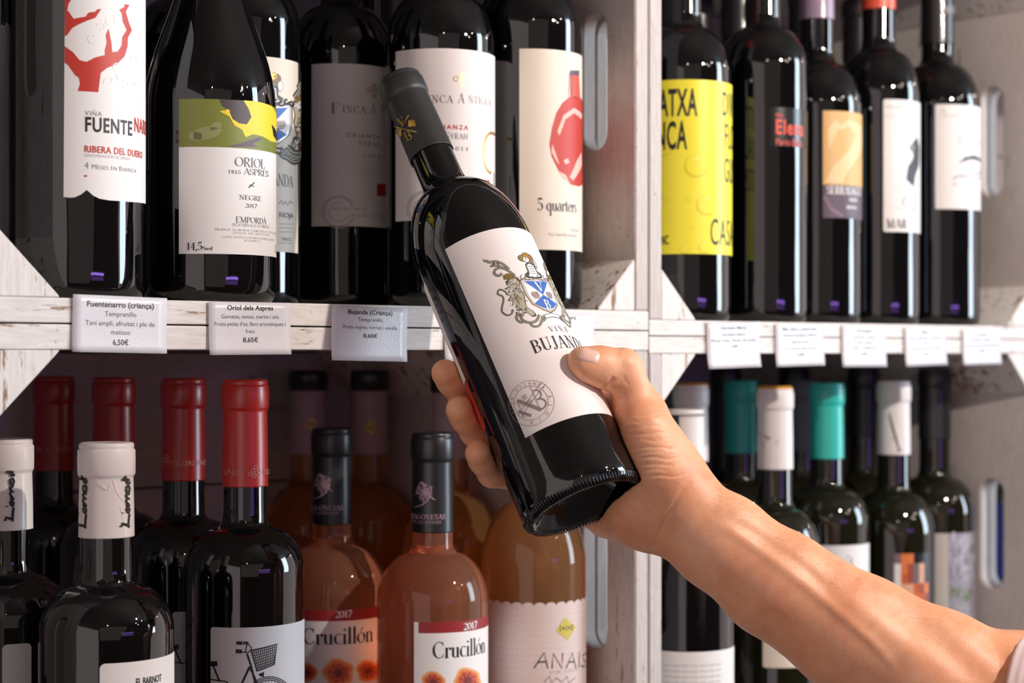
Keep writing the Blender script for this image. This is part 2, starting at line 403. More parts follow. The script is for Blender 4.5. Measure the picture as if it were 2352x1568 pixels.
class Print:
    """flat print gathered in mm; text boxes may be given by what the lens sees"""
    def __init__(s, b, r=None, size=None):
        s.b = b; s.r = r; s.items = []; s.mats = []; s.lay = 1
    def P(s, px, py): return s.b.uv(px, py, s.r)
    def mi(s, m):
        if m not in s.mats: s.mats.append(m)
        return s.mats.index(m)
    def poly(s, pts, m, lay=None, px=True):
        s.items.append(([s.P(*p) for p in pts] if px else pts, s.mi(m), s.lay if lay is None else lay))
    def curve(s, pts, w, m, lay=None, closed=False): s.line(smooth(pts, 4, closed), w, m, lay, True, closed)
    def line(s, pts, w, m, lay=None, px=True, closed=False):
        q = [s.P(*p) for p in pts] if px else pts
        for f in stroke(q, w, closed): s.items.append((f, s.mi(m), s.lay + 1 if lay is None else lay))
    def ell(s, cx, cy, rx, ry, m, lay=None, n=20, rot=0):
        c, sn = math.cos(math.radians(rot)), math.sin(math.radians(rot))
        s.poly([(cx + rx * math.cos(t) * c - ry * math.sin(t) * sn, cy + rx * math.cos(t) * sn + ry * math.sin(t) * c) for t in [2 * math.pi * k / n for k in range(n)]], m, lay)
    def ring(s, cx, cy, rx, ry, w, m, lay=None, a0=0, a1=360, n=24):
        s.line([(cx + rx * math.cos(math.radians(a0 + (a1 - a0) * k / n)), cy + ry * math.sin(math.radians(a0 + (a1 - a0) * k / n))) for k in range(n + 1)], w, m, lay)
    def text(s, t, x0, yb, yt, m, x1=None, font='r', wide=1.0, right=False, sp=0.0, small=None, lay=None, turn=False):
        """text standing on the line py=yb, capitals up to py=yt, from px x0 (to px x1)"""
        ps, wd = words(t, font, sp, small)
        s0, z0 = s.P(x0, yb); h = s.P(x0, yt)[1] - z0
        sx = h * wide; slope = 0
        if x1 is not None:
            s1, z1 = s.P(x1, yb); sx = (s1 - s0) / wd
        if right: s0 -= wd * sx
        for p in ps: s.items.append(([(s0 + a * sx, z0 + b * h) for a, b in p], s.mi(m), s.lay + 2 if lay is None else lay))
    def make(s, name, parent, off=0.15, cut=2.4, rf=None):
        if s.items: return s.b.wrap(name, s.items, s.mats, parent, off, cut, s.r, rf)

def body_profile(r, zs, zn, rn, h, style='bordeaux', punt=20):
    pr = [(0, punt), (r * .35, punt * .85), (r * .6, punt * .45), (r * .78, punt * .1), (r * .86, 0), (r * .92, .6), (r * .97, 3), (r * .995, 7), (r, 12)]
    pr += [(r, z) for z in np.linspace(18, zs - 4, 8)]
    if style == 'bordeaux':
        dz = zn - zs                                    # round shoulder, small fillet into the neck
        for t in np.linspace(0, 1, 13):
            a = t * math.radians(76)
            pr.append((rn + 3.2 + (r - rn - 3.2) * (math.cos(a) ** .92 - .22 * t) / 1.0 if t < 1 else rn + 3.0, zs + dz * .86 * math.sin(a) / math.sin(math.radians(76))))
        pr += [(rn + 1.5, zn - dz * .07), (rn + .5, zn), (rn + .2, zn + 6)]
    else:                                               # sloping burgundy shoulder
        for t in np.linspace(0, 1, 14)[0:]:
            k = .5 + .5 * math.cos(math.pi * t ** .92); pr.append((rn + .6 + (r - rn - .6) * k, zs + (zn - zs) * t))
    out = [pr[0]]
    for p in pr[1:]:
        if p[1] >= out[-1][1] - 1 or len(out) < 9: out.append(p)
    out += [(rn, zn + (h - zn) * .5), (rn - .4, h - 6), (rn - .6, h - 1.0), (0, h - 1.0)]
    return out

def capsule_profile(rn, h, ln, lip=16, lipr=None):
    lr = lipr or rn + 1.35
    bot = h - ln
    return [(rn + .55, bot), (rn + .95, bot), (rn + .93, bot + .6), (rn + .75, bot + (ln - lip) * .5), (rn + .35, h - lip - 2.6), (rn + .38, h - lip - 1.6), (rn + .7, h - lip - 1.0), (lr - .15, h - lip - .1), (lr + .05, h - lip + .6),
            (lr + .15, h - lip * .55), (lr + .05, h - 4.6), (lr - .1, h - 4.1), (lr - .75, h - 3.6), (lr - .8, h - 3.0), (lr - .62, h - 2.4), (lr - .7, h - 1.1), (lr - 1.2, h - .3), (lr - 2.0, h), (lr - 2.6, h + .02), (lr - 6, h - .15), (0, h - .3)]
def bottle(name, label, group, u, w, z0, r=37, h=297, zs=182, zn=212, rn=13.6, glass=None, cap=None, cap_len=65, cap_name=None, lip=16, style='bordeaux', lipr=None, rot=None, pos=None, capm=None, seg=72):
    b = Bottle(name, label, group, pos or (u, w, z0), r, rot)
    b.h, b.rn = h, rn
    b.glass = lathe('glass_body', body_profile(r, zs, zn, rn, h, style), b.root, glass or G_BLACK, seg)
    if cap or capm:
        m = capm or mat('foil_%d_%d_%d' % cap, cap, 0.38, 0.0, Coat_Weight=0.2)
        b.cap = lathe('capsule', capsule_profile(rn, h, cap_len, lip, lipr), b.root, m, 48)
    return b
def rect(b, x0, y0, x1, y1, extra=None, r=None, round_=0):
    """label outline from its left edge (px), top and bottom (py); extra = width in mm when the right edge is out of sight"""
    s0, zt = b.uv(x0, y0, r); _, zb = b.uv(x0, y1, r)
    s1 = b.uv(x1, y0, r)[0] if extra is None else s0 + extra
    if not round_: return [(s0, zb), (s1, zb), (s1, zt), (s0, zt)]
    q = round_; out = []
    for cx, cy, a in ((s0 + q, zb + q, 180), (s1 - q, zb + q, 270), (s1 - q, zt - q, 0), (s0 + q, zt - q, 90)):
        out += arc(cx, cy, q, q, a, a + 90, 5)
    return out

# ------------------------------------------------------------------ the setting
def struct(o): o['kind'] = 'structure'; return o
M_FLOOR = mat('floor_grey', (92, 84, 80), 0.5); M_WALL = mat('wall_plaster', (150, 142, 138), 0.8)
for m_, s_ in ((M_FLOOR, 8), (M_WALL, 20)):
    n_ = N(m_, 'ShaderNodeTexNoise', Scale=float(s_), Detail=6.0); bp_ = N(m_, 'ShaderNodeBump', Strength=0.2); K(m_, n_.outputs[0], bp_.inputs['Height'])
    K(m_, bp_.outputs[0], m_.node_tree.nodes['Principled BSDF'].inputs['Normal'])
def slab(name, lo, hi, m):
    o = boxo(name, lo, hi, None, m, 0); return struct(o)
slab('floor', (-3000, -3000, -40), (4500, 1300, 0), M_FLOOR)
slab('wall_back', (-3000, 1222, 0), (4500, 1300, 2700), M_WALL)

M_DARK = mat('wall_brown', (84, 66, 58), 0.7)
slab('wall_front', (-3000, -3060, 0), (4500, -3000, 2700), M_DARK)
slab('ceiling', (-3000, -3000, 2700), (4500, 1300, 2740), mat('ceiling_grey', (120, 112, 108), .8))
# ------------------------------------------------------------------ crates
DF = 870; DB = 1216                                     # front and back of the crates
def side_panel(parent, u0, u1, z0, z1, slot, m):
    """end panel with its hand slot cut through; coordinates in mm of the crate"""
    sy, szc, sw, sh = slot
    outer = [(0, z0), (DB - DF, z0), (DB - DF, z1), (0, z1)]
    inner = arc(sy, szc + sh / 2 - sw / 2, sw / 2, sw / 2, 180, 0, 10) + arc(sy, szc - sh / 2 + sw / 2, sw / 2, sw / 2, 0, -180, 10)
    tr = tessellate_polygon([[Vector((a, b, 0)) for a, b in outer], [Vector((a, b, 0)) for a, b in inner]])
    pts = outer + inner; n = len(pts); vs = []; fs = []
    uc = (u0 + u1) / 2; zc = (z0 + z1) / 2
    for uu in (u0, u1): vs += [((uu - uc) * .001, a * .001, (b - zc) * .001) for a, b in pts]
    for t in tr: fs.append(tuple(t)); fs.append(tuple(i + n for i in reversed(t)))
    for loop in (list(range(4)), list(range(4, n))):
        for i, a in enumerate(loop):
            b = loop[(i + 1) % len(loop)]; fs.append((a, b, b + n, a + n))
    bm = bmesh.new(); bv = [bm.verts.new(v) for v in vs]
    for f in fs:
        try: bm.faces.new([bv[i] for i in f])
        except ValueError: pass
    bmesh.ops.recalc_face_normals(bm, faces=bm.faces)
    bmesh.ops.bevel(bm, geom=[e for e in bm.edges if len(e.link_faces) == 2 and e.calc_face_angle(0) > .8], offset=.0009, segments=2, affect='EDGES')
    me = bpy.data.meshes.new('side_panel'); bm.to_mesh(me); bm.free()
    o = link('side_panel', me, parent, (m,)); o.location = (uc * .001, 0, zc * .001); return o
def post(parent, uc, zc, du, dz, size, m):
    """triangular corner post along the depth; du, dz = signs of the room side"""
    tri = [(0, 0), (du * size, 0), (du * (size - 1), dz * 1.5), (du * 1.5, dz * (size - 1)), (0, dz * size)]
    vs = [(a * .001, y * .001, b * .001) for y in (0.6, DB - DF - 14) for a, b in tri]; n = len(tri)
    fs = [tuple(range(n)), tuple(range(2 * n - 1, n - 1, -1))] + [(i, i + n, (i + 1) % n + n, (i + 1) % n) for i in range(n)]
    bm = bmesh.new(); bv = [bm.verts.new(v) for v in vs]
    for f in fs: bm.faces.new([bv[i] for i in f])
    bmesh.ops.recalc_face_normals(bm, faces=bm.faces)
    bmesh.ops.bevel(bm, geom=bm.edges[:], offset=.0006, segments=1, affect='EDGES')
    me = bpy.data.meshes.new('corner_post'); bm.to_mesh(me); bm.free()
    o = link('corner_post', me, parent, (m,)); o.location = (uc * .001, 0, zc * .001); return o
def crate(label, u0, u1, z0, z1, slot_dz, group='white wooden crates stacked as shelves', tb=13.5, tt=13.5, ps=36):
    """bottom and top boards run the full width, the end panels stand between them"""
    root = empty('wooden_crate', W3(u0, DF, z0), label, 'crate', group)
    W = u1 - u0; H = z1 - z0; D = DB - DF
    boxo('bottom_board', (0, 0, 0), (W, D, tb), root, W_X, .8)
    boxo('top_board', (0, 0, H - tt), (W, D, H), root, W_X, .8)
    sl = (41, (slot_dz - z0), 24, 99)
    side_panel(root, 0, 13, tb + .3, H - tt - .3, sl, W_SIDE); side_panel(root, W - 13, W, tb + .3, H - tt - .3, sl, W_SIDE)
    n = 3; hh = (H - tb - tt - 2) / n
    for i in range(n):
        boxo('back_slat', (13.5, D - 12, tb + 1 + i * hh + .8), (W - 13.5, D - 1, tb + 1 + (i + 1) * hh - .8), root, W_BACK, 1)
    for du, x in ((1, 13.2), (-1, W - 13.2)):
        post(root, x, tb + .2, du, 1, ps, W_Z); post(root, x, H - tt - .2, du, -1, ps, W_Z)
    return root
ZA, ZB = 30.0, 24.0                                     # shelf surfaces of the two upper crates
LOW = -313.0
crate('weathered white crate, upper left, holding the dark bottles with paper labels', 401, 902.6, 16.6, 360, 195, tb=ZA - 16.6)
crate('weathered white crate, lower left, holding the red-capped and rose bottles', 401, 902.6, LOW - 13.5, 15.8, -163)
crate('blurred white crate, upper right, holding the bottle with the yellow label', 903.6, 1405, 12.9, 356, 192, tb=ZB - 12.9)
crate('blurred white crate, lower right, holding the teal-capped bottles', 903.6, 1405, LOW - 13.5, 12.2, -163, tt=12)
crate('white crate cut off by the right edge, upper one', 1406, 1906, 12.9, 356, 192)
crate('white crate cut off by the right edge, lower one', 1406, 1906, LOW - 13.5, 12.2, -163)

# ------------------------------------------------------------------ price cards hung on the shelf fronts
GC = 'price cards along the shelf edge'
def card(label, u0, u1, zt, zb, lines, tilt=0.0, skew=0.0, curl=1.5):
    W = u1 - u0; H = zt - zb
    root = empty('price_card', W3((u0 + u1) / 2, DF - 1.0, (zt + zb) / 2), label, 'price card', GC)
    nx, nz = 10, 8; vs = []; fs = []
    def yy(s, t): return -(.15 + 3.0 * (.5 - t) ** 2 * (1 if t < .5 else .2) * curl * .8 + .5 * math.sin(s * 5 + u0) * (1 - t) * curl * .5)
    for side in (0, .35):
        for j in range(nz + 1):
            for i in range(nx + 1):
                s, t = i / nx, j / nz
                vs.append(((s - .5) * W * .001, (yy(s, t) - side) * .001, (t - .5) * H * .001))
    q = (nx + 1) * (nz + 1)
    for j in range(nz):
        for i in range(nx):
            a = j * (nx + 1) + i; fs.append((a + q, a + 1 + q, a + nx + 2 + q, a + nx + 1 + q)); fs.append((a + nx + 1, a + nx + 2, a + 1, a))
    for i in range(nx): fs.append((i, i + 1, i + 1 + q, i + q)); a = nz * (nx + 1) + i; fs.append((a + 1, a, a + q, a + 1 + q))
    for j in range(nz): a = j * (nx + 1); fs.append((a + nx + 1, a, a + q, a + nx + 1 + q)); a += nx; fs.append((a, a + nx + 1, a + nx + 1 + q, a + q))
    mesh_py('card', vs, fs, root, (TAG,), True)
    items = []
    for txt, t, size, font, wd in lines:
        if u0 > 900: font = 'b'; size *= 1.15
        ps, wtot = words(txt, font); sx = size if wd is None else wd * W / wtot
        for p in ps: items.append(([((a * sx - wtot * sx / 2), (t - .5) * H + b * size) for a, b in p], 0, 0))
    if items:
        bm = flat_bm(items, 3.0)
        for v in bm.verts:
            s, t = v.co.x / W + .5, v.co.y / H + .5
            v.co = Vector((v.co.x, yy(s, t) - .42, v.co.y)) * .001
        me = bpy.data.meshes.new('printed_text'); bm.to_mesh(me); bm.free(); link('printed_text', me, root, (I_BLACK,))
    root.rotation_euler = (0, math.radians(tilt), 0)
    return root
card('white price card with five lines of print, leftmost on the shelf edge', 456.5, 514, 31.5, 0.5,
     [('Fuentenarro (criança)', .80, 3.0, 'b', .72), ('Tempranillo', .64, 2.6, 'r', .34), ('Taní ampli, afruitat i ple de', .475, 2.6, 'r', .74), ('matisos', .32, 2.6, 'r', .21), ('6,50€', .135, 3.0, 'b', .17)], 1.0)
card('white price card on the shelf edge under the bird-label bottle', 541.5, 597.5, 29.8, -0.6,
     [('Oriol dels Aspres', .85, 2.7, 'b', .57), ('Garnatxa, samsó, merlot i sirà', .69, 2.2, 'r', .71), ("Fruita petita d'os, flors aromàtiques i", .55, 2.2, 'r', .88), ('fresc', .41, 2.2, 'r', .12), ('8,65€', .24, 2.7, 'b', .19)], -.4)
card('white price card on the shelf edge just left of the held bottle', 627.5, 685, 28.6, -4.5,
     [('Bujanda (Criança)', .86, 2.7, 'b', .6), ('Tempranillo', .73, 2.2, 'r', .34), ('Fruits negres, torrats i vainilla', .59, 2.2, 'r', .72), ('8,60€', .43, 2.4, 'b', .19)], 1.0)
card('white price card mostly hidden behind the held bottle', 715.5, 772, 27, -5, [('Finca Antigua', .86, 2.7, 'b', .5), ('Syrah', .7, 2.2, 'r', .2), ('9,90€', .4, 2.4, 'b', .19)], .3)
card('shiny price card above the thumb of the hand', 790, 847.5, 27.5, -4, [('5 quarters', .86, 2.7, 'b', .4), ('Negre', .7, 2.2, 'r', .2), ('11,50€', .4, 2.4, 'b', .19)], .3)
card('white price card under the yellow-label bottle, bent outwards', 962, 1021, 23.5, -10.5,
     [('Garnatxa Blanca', .84, 2.2, 'b', .5), ('Garnatxa blanca', .70, 1.8, 'r', .46), ('Floral, fresc. Notes de fruita', .57, 1.8, 'r', .84), ('7,20€', .43, 2.2, 'b', .17)], -1.2, curl=2.6)
card('white price card under the bottle with red lettering', 1039, 1097, 23, -9.5,
     [('Mas Elena (cabernet)', .84, 2.2, 'b', .72), ('Cabernet Sauvignon, Merlot', .70, 1.8, 'r', .72), ('Cabernet Franc', .54, 1.8, 'r', .38), ('Cos i bona estructura', .39, 1.8, 'r', .70), ('12,00€', .23, 2.2, 'b', .19)], -1.0)
card('white price card under the bottle with the tan and mauve label', 1119.5, 1177, 22.5, -10.5,
     [('Serrasagué', .84, 2.2, 'b', .36), ('Garnatxa i merlot', .69, 1.8, 'r', .48), ('Fruita madura', .56, 1.8, 'r', .40), ('Suau i equilibrat', .43, 1.8, 'r', .5), ('8,50€', .28, 2.2, 'b', .16)], .0)
card('white price card, second from the right end of the shelf', 1202, 1260, 22.5, -10,
     [('Marí', .82, 2.2, 'b', .18), ('Samsó, garnatxa i carinyena', .68, 1.8, 'r', .8), ('sirà', .55, 1.8, 'r', .1), ('Aromes de fruita vermella', .41, 1.8, 'r', .72), ('6,35€', .26, 2.2, 'b', .15)], -1.2)
card('white price card at the right end of the shelf', 1283.5, 1341, 21.5, -9.5,
     [('Foranell', .80, 2.2, 'b', .26), ('Garnatxa i picapoll', .66, 1.8, 'r', .5), ('Fresc, amb notes de fruita blanca', .50, 1.8, 'r', .84), ('9,50€', .34, 2.2, 'b', .18)], -.8)
# ------------------------------------------------------------------ upper left crate
GU = 'dark wine bottles in the upper left crate'
def PX(pts, k, ox=0, oy=0): return [(ox + a / k, oy + b / k) for a, b in pts]

b = bottle('wine_bottle', 'dark bottle cut off by the left edge of the photo, pale label edge', GU, 451, 1010, ZA, r=37, h=300, zs=190, zn=225)
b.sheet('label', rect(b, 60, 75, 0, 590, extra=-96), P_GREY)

b = bottle('wine_bottle', 'tall dark bottle whose white label shows a red branch of hands', GU, 483, 915, ZA, r=38.6, h=305, zs=205, zn=240)
out = [b.uv(x, y) for x, y in ((146, 452), (160, 454), (172, 453), (185, 447), (193, 441), (199, 436), (205, 441), (214, 449), (228, 456), (250, 460), (290, 463), (331, 467))]
s1, z1 = out[-1]; zt = 196
out = out[:-1] + [(s1, z1), (s1 + 12, z1 + .5), (s1 + 12, zt), (b.uv(150, 20)[0], zt)]
lab = b.sheet('label', out, P_WHITE)
p = Print(b); q = 2.24
p.poly(PX([(400, 468), (412, 430), (405, 400), (385, 385), (350, 335), (333, 322), (333, 238), (375, 268), (410, 310), (445, 318), (490, 295), (540, 283), (538, 258), (548, 222), (543, 180), (558, 147), (565, 180), (572, 215), (577, 268), (605, 265), (625, 232), (628, 190), (650, 155), (630, 110), (626, 70), (612, 50), (640, 35), (637, 22), (665, 25), (646, 60), (660, 110), (677, 155), (657, 195), (655, 240), (640, 290), (600, 330), (550, 350), (518, 375), (505, 475)], q), I_RED)
p.poly(PX([(334, 60), (350, 55), (378, 96), (440, 86), (455, 65), (490, 60), (500, 48), (521, 46), (490, 92), (450, 106), (400, 128), (370, 146), (348, 178), (334, 188)], q), I_RED)
p.poly(PX([(334, -60), (352, -60), (372, -10), (352, 22), (345, 62), (334, 62)], q), I_RED)
for cx, cy, r_, a in ((475, 195, 30, 60), (520, 140, 26, 200), (560, 105, 34, 300), (620, 385, 32, 30), (560, 420, 28, 160), (640, 440, 24, 250), (600, 340, 24, 80), (690, 300, 22, 120), (705, 420, 26, 10), (700, 200, 24, 300)):
    p.line(PX([(cx + r_ * (1 - .6 * k / 14) * math.cos(math.radians(a + k * 20)), cy + r_ * (1 - .6 * k / 14) * math.sin(math.radians(a + k * 20))) for k in range(15)], q), .5, I_WHITE)
p.text('VIÑA', 195, 265, 254, I_GREY, x1=234, font='l', sp=.1)
p.text('FUENTE', 194, 301, 268, I_BLACK, x1=303, font='b', sp=.08)
p.text('NARRO', 307, 301, 269, I_RED, font='b', wide=.62, sp=.08)
p.text('RIBERA DEL DUERO', 193, 349, 334, I_RED, x1=326, font='b', sp=.06)
p.text('DENOMINACIÓN DE ORIGEN', 193, 360, 353, I_LGREY, x1=299, font='l')
p.text('4', 194, 387, 372, I_GREY, font='l', wide=.9); p.text('Meses en Barrica', 210, 388, 377, I_GREY, x1=312, font='l', small=.8, sp=.04)
p.poly([(193, 402), (200, 402), (200, 406), (193, 406)], I_RED)
p.make('label_print', lab)

b = bottle('wine_bottle', 'sloping-shouldered dark bottle with a yellow bird on its white label', GU, 571.5, 915, ZA, r=39.2, h=297, zs=118, zn=222, rn=14, style='burgundy')
lab = b.sheet('label', rect(b, 411, 228, 0, 583, extra=80), P_WHITE)
p = Print(b)
s0, zt = b.uv(411, 228); zm = b.uv(411, 338)[1]
p.poly([(s0, zm), (s0 + 80, zm), (s0 + 80, zt), (s0, zt)], I_GREEN, 0, px=False)
for cx, cy, rx, ry, r_ in ((1060, 685, 82, 34, -12), (1110, 650, 34, 20, -30), (1010, 700, 40, 26, 0)): p.ell(cx / q, cy / q, rx / q, ry / q, mat('print_blur_%d' % cx, (146, 148, 96), .5), 1, rot=r_)
p.poly(PX([(1170, 754), (1215, 742), (1262, 728), (1330, 706), (1350, 716), (1300, 740), (1330, 752), (1300, 757)], q), I_MAUVE, 1)
p.poly(PX([(1255, 516), (1330, 524), (1395, 545), (1428, 600), (1436, 735), (1392, 728), (1345, 700), (1300, 690), (1262, 706), (1245, 668), (1205, 645), (1180, 600), (1128, 572), (1185, 565), (1240, 560)], q), I_YEL, 2)
p.poly(PX([(1130, 512), (1252, 517), (1278, 560), (1292, 602), (1268, 640), (1230, 634), (1196, 612), (1176, 566), (1145, 545)], q), mat('ink_bird_head', (70, 62, 66), .5), 3)
p.ell(1170 / q, 574 / q, 12 / q, 12 / q, I_YEL, 4)
p.poly(PX([(1395, 640), (1434, 690), (1434, 735), (1405, 700)], q), I_BLACK, 3)
p.text('ORIOL', 539, 381, 360, I_GREY, x1=608, font='s'); p.text('DELS', 525, 398, 390, I_GREY, x1=553, font='s'); p.text('ASPRES', 560, 400, 386, I_GREY, x1=616, font='s')
p.line([(571, 431), (576, 426), (580, 423), (584, 419)], .7, I_BLACK); p.line([(573, 424), (579, 427), (584, 428)], .4, I_BLACK)
p.text('NEGRE', 549, 458, 447, I_GREY, x1=600, font='s'); p.text('2017', 562, 476, 467, I_GREY, x1=590, font='s')
p.text('EMPORDÀ', 541, 510, 497, I_GREY, x1=611, font='s'); p.text("DENOMINACIO D'ORIGEN", 533, 519, 512, I_GREY, x1=618, font='sl')
p.text('PRODUIT, ELABORAT I EMBOTELLAT PER JOAQUIM', 493, 529, 524, I_GREY, x1=633, font='sl'); p.text('CANTALLOPS - SPAIN - PRODUCT OF SPAIN', 533, 537, 532, I_GREY, x1=617, font='sl')
p.text('CONTE SULFITS/CONTAINS SULPHITES/ENTHALT', 509, 546, 541, I_GREY, x1=629, font='sl'); p.text('NR. 92.008.00 CAT', 560, 554, 550, I_GREY, x1=598, font='sl')
p.text('14,5', 429, 574, 557, I_BLACK, x1=465, font='s'); p.text('%vol', 466, 574, 566, I_BLACK, x1=488, font='s'); p.ring(636, 572, 5, 9, .5, I_GREY, a0=60, a1=300)
p.make('label_print', lab)

def crest(p, cx, cy, k, seed=1):
    """heraldic shield between scrolling beasts under a plumed helmet; k = scale, px"""
    rs = random.Random(seed)
    k0 = k
    T = lambda x, y: (cx + x * k, cy + y * k)
    sh = [(-46, -44), (-20, -40), (0, -43), (20, -40), (46, -44), (47, -6), (40, 24), (18, 42), (0, 50), (-18, 42), (-40, 24), (-47, -6)]
    p.poly([T(x * 1.12, y * 1.12) for x, y in sh], I_BRONZE, 2); p.poly([T(x * 1.05, y * 1.05) for x, y in sh], I_SILVER, 3); p.poly([T(x * .93, y * .93) for x, y in sh], mat('shield_pale', (232, 232, 232), .4), 4)
    p.poly([T(-40, -40), T(0, -38), T(40, -40), T(0, 2)], I_BLUE, 5); p.poly([T(0, 2), T(38, 26), T(18, 39), T(0, 44), T(-18, 39), T(-38, 26)], I_BLUE, 5)
    for sx in (-1, 1):
        p.poly([T(sx * 34, -8), T(sx * 14, -8), T(sx * 12, 2), T(sx * 16, 12), T(sx * 30, 12), T(sx * 36, 2)], I_BROWNP, 5)
        for j in range(3): p.line([T(sx * 34, -5 + j * 6), T(sx * 14, -5 + j * 6)], .3 * k, mat('shield_pale', (232, 232, 232), .4), 6)
        # mane, legs, tail: closed shapes in pale grey with dark outline, then scrolls
        DK = mat('beast_dark', (74, 70, 62), .5); GR_ = mat('beast_grey', (176, 170, 154), .5)
        beast = [(50, -48), (60, -60), (74, -58), (84, -50), (88, -42), (82, -36), (96, -34), (88, -24), (99, -18), (90, -10), (100, 0), (90, 6), (97, 18), (86, 20), (90, 34), (78, 34), (80, 48), (68, 46), (58, 60), (46, 58), (50, 44), (60, 30), (58, 14), (54, -4), (57, -24)]
        p.poly([T(sx * x, y) for x, y in smooth(beast, 3, True)], DK, 1)
        p.poly([T(sx * (73 + (x - 73) * .86), 2 + (y - 2) * .93) for x, y in smooth(beast, 3, True)], GR_, 2)
        for _ in range(34):
            x, y = rs.uniform(58, 90), rs.uniform(-50, 50); r_ = rs.uniform(4, 9); a = rs.uniform(0, 360); m = rs.choice([DK, DK, DK, I_BRONZE, I_WHITE, mat('beast_light', (214, 208, 194), .5)])
            p.line([T(sx * (x + r_ * (1 - .6 * t / 9) * math.cos(math.radians(a + t * 24))), y + r_ * (1 - .6 * t / 9) * math.sin(math.radians(a + t * 24))) for t in range(10)], rs.uniform(.9, 2.2) * k, m, 4)
        for pts, w in (([(92, -14), (100, -30), (110, -36), (116, -26), (108, -16), (110, -4), (118, 8), (124, 22), (116, 36), (104, 36), (98, 26)], 2.4), ([(56, -60), (66, -76), (80, -90), (96, -92), (104, -82), (96, -72), (86, -76)], 4.5), ([(64, -82), (74, -100), (88, -112), (104, -116), (112, -124)], 5),
                       ([(70, -84), (90, -100), (106, -104)], 3.5), ([(38, 58), (52, 72), (70, 74), (84, 64), (86, 52), (78, 48)], 5), ([(30, 62), (40, 78), (54, 88), (68, 84), (70, 74)], 4), ([(20, 60), (30, 74), (44, 78)], 4), ([(88, 38), (98, 52), (92, 66), (80, 66)], 4)):
            q_ = [T(sx * x, y) for x, y in pts]; p.curve(q_, (w + 2) * k, DK, 2); p.curve(q_, w * k * .75, GR_, 3); p.curve(q_, w * k * .22, DK, 4)
        p.poly([T(sx * x, y) for x, y in ((58, -64), (72, -72), (86, -70), (88, -58), (76, -54), (62, -52))], I_BRONZE, 4)
        for j in range(4): p.line([T(sx * (62 + j * 7), -68), T(sx * (64 + j * 7), -56)], 1.2 * k, DK, 5)
        for j in range(7): p.poly([T(sx * (82 + j * 5), -96 - j * 4), T(sx * (86 + j * 5), -108 - j * 4), T(sx * (92 + j * 4), -98 - j * 4)], GR_ if j % 2 else DK, 3)
    p.poly([T(x, y) for x, y in ((-26, -50), (-30, -60), (-16, -68), (-14, -90), (0, -98), (16, -92), (18, -70), (30, -62), (26, -50), (0, -46))], mat('beast_dark', (92, 86, 74), .5), 2)
    p.poly([T(x, y) for x, y in ((-20, -54), (-12, -64), (-11, -86), (0, -92), (12, -86), (14, -64), (22, -54), (0, -51))], mat('shield_pale', (232, 232, 232), .4), 3)
    for j in range(4): p.line([T(-8, -84 + j * 7), T(10, -82 + j * 7)], .5 * k * 2.4, I_BLACK, 5)
    for (a, c, d, e, m) in ((-14, -108, 12, 9, I_BRONZE), (2, -116, 12, 8, I_GOLD), (14, -108, 9, 12, I_BRONZE), (22, -92, 5, 12, I_SILVER), (-4, -104, 9, 8, mat('shield_pale', (232, 232, 232), .4))):
        p.ell(cx + a * k, cy + c * k, (d + 1.6) * k, (e + 1.6) * k, mat('beast_dark', (92, 86, 74), .5), 2); p.ell(cx + a * k, cy + c * k, d * k, e * k, m, 3)
    for sx in (-1, 1):
        for j in range(4): p.ring(cx + sx * (14 + j * 12) * k, cy + (-54 + (j % 2) * 5) * k, 6 * k, 5 * k, 1.6 * k, I_BLACK, 4, a0=0, a1=280, n=10)
    p.poly([T(x, y) for x, y in ((-26, 60), (0, 56), (26, 60), (24, 70), (0, 67), (-24, 70))], I_WHITE, 4); p.line([T(x, y) for x, y in ((-26, 60), (0, 56), (26, 60), (24, 70), (0, 67), (-24, 70))], 1.4 * k, I_BLACK, 5, closed=True)

b = bottle('wine_bottle', 'dark bottle with a cream crest label, half hidden behind the bird-label bottle', GU, 644, 990, ZA, r=37, h=300, zs=186, zn=222)
s0, zt = b.uv(600, 129); zb = b.uv(620, 577)[1]; s1 = b.uv(685, 150)[0]
lab = b.sheet('label', [(-30, zb), (46, zb), (46, zt), (-30, zt)], P_CREAM)
p = Print(b); crest(p, 622, 285, .95, 4)
p.text('BUJANDA', 672, 430, 404, I_GREY, font='s', wide=.8, right=True); p.line([(640, 468), (646, 460), (650, 470), (655, 463), (660, 470), (666, 462), (672, 468)], .6, I_GREY)
p.text('RIOJA', 640, 498, 487, I_GREY, x1=673, font='b'); p.text('TINTO', 645, 552, 545, I_GREY, x1=668, font='r'); p.line([(640, 558), (670, 559)], .3, I_GREY)
for j in range(3): p.line([(640, 514 + j * 9), (672, 515 + j * 9)], .3, I_GREY)
p.make('label_print', lab)

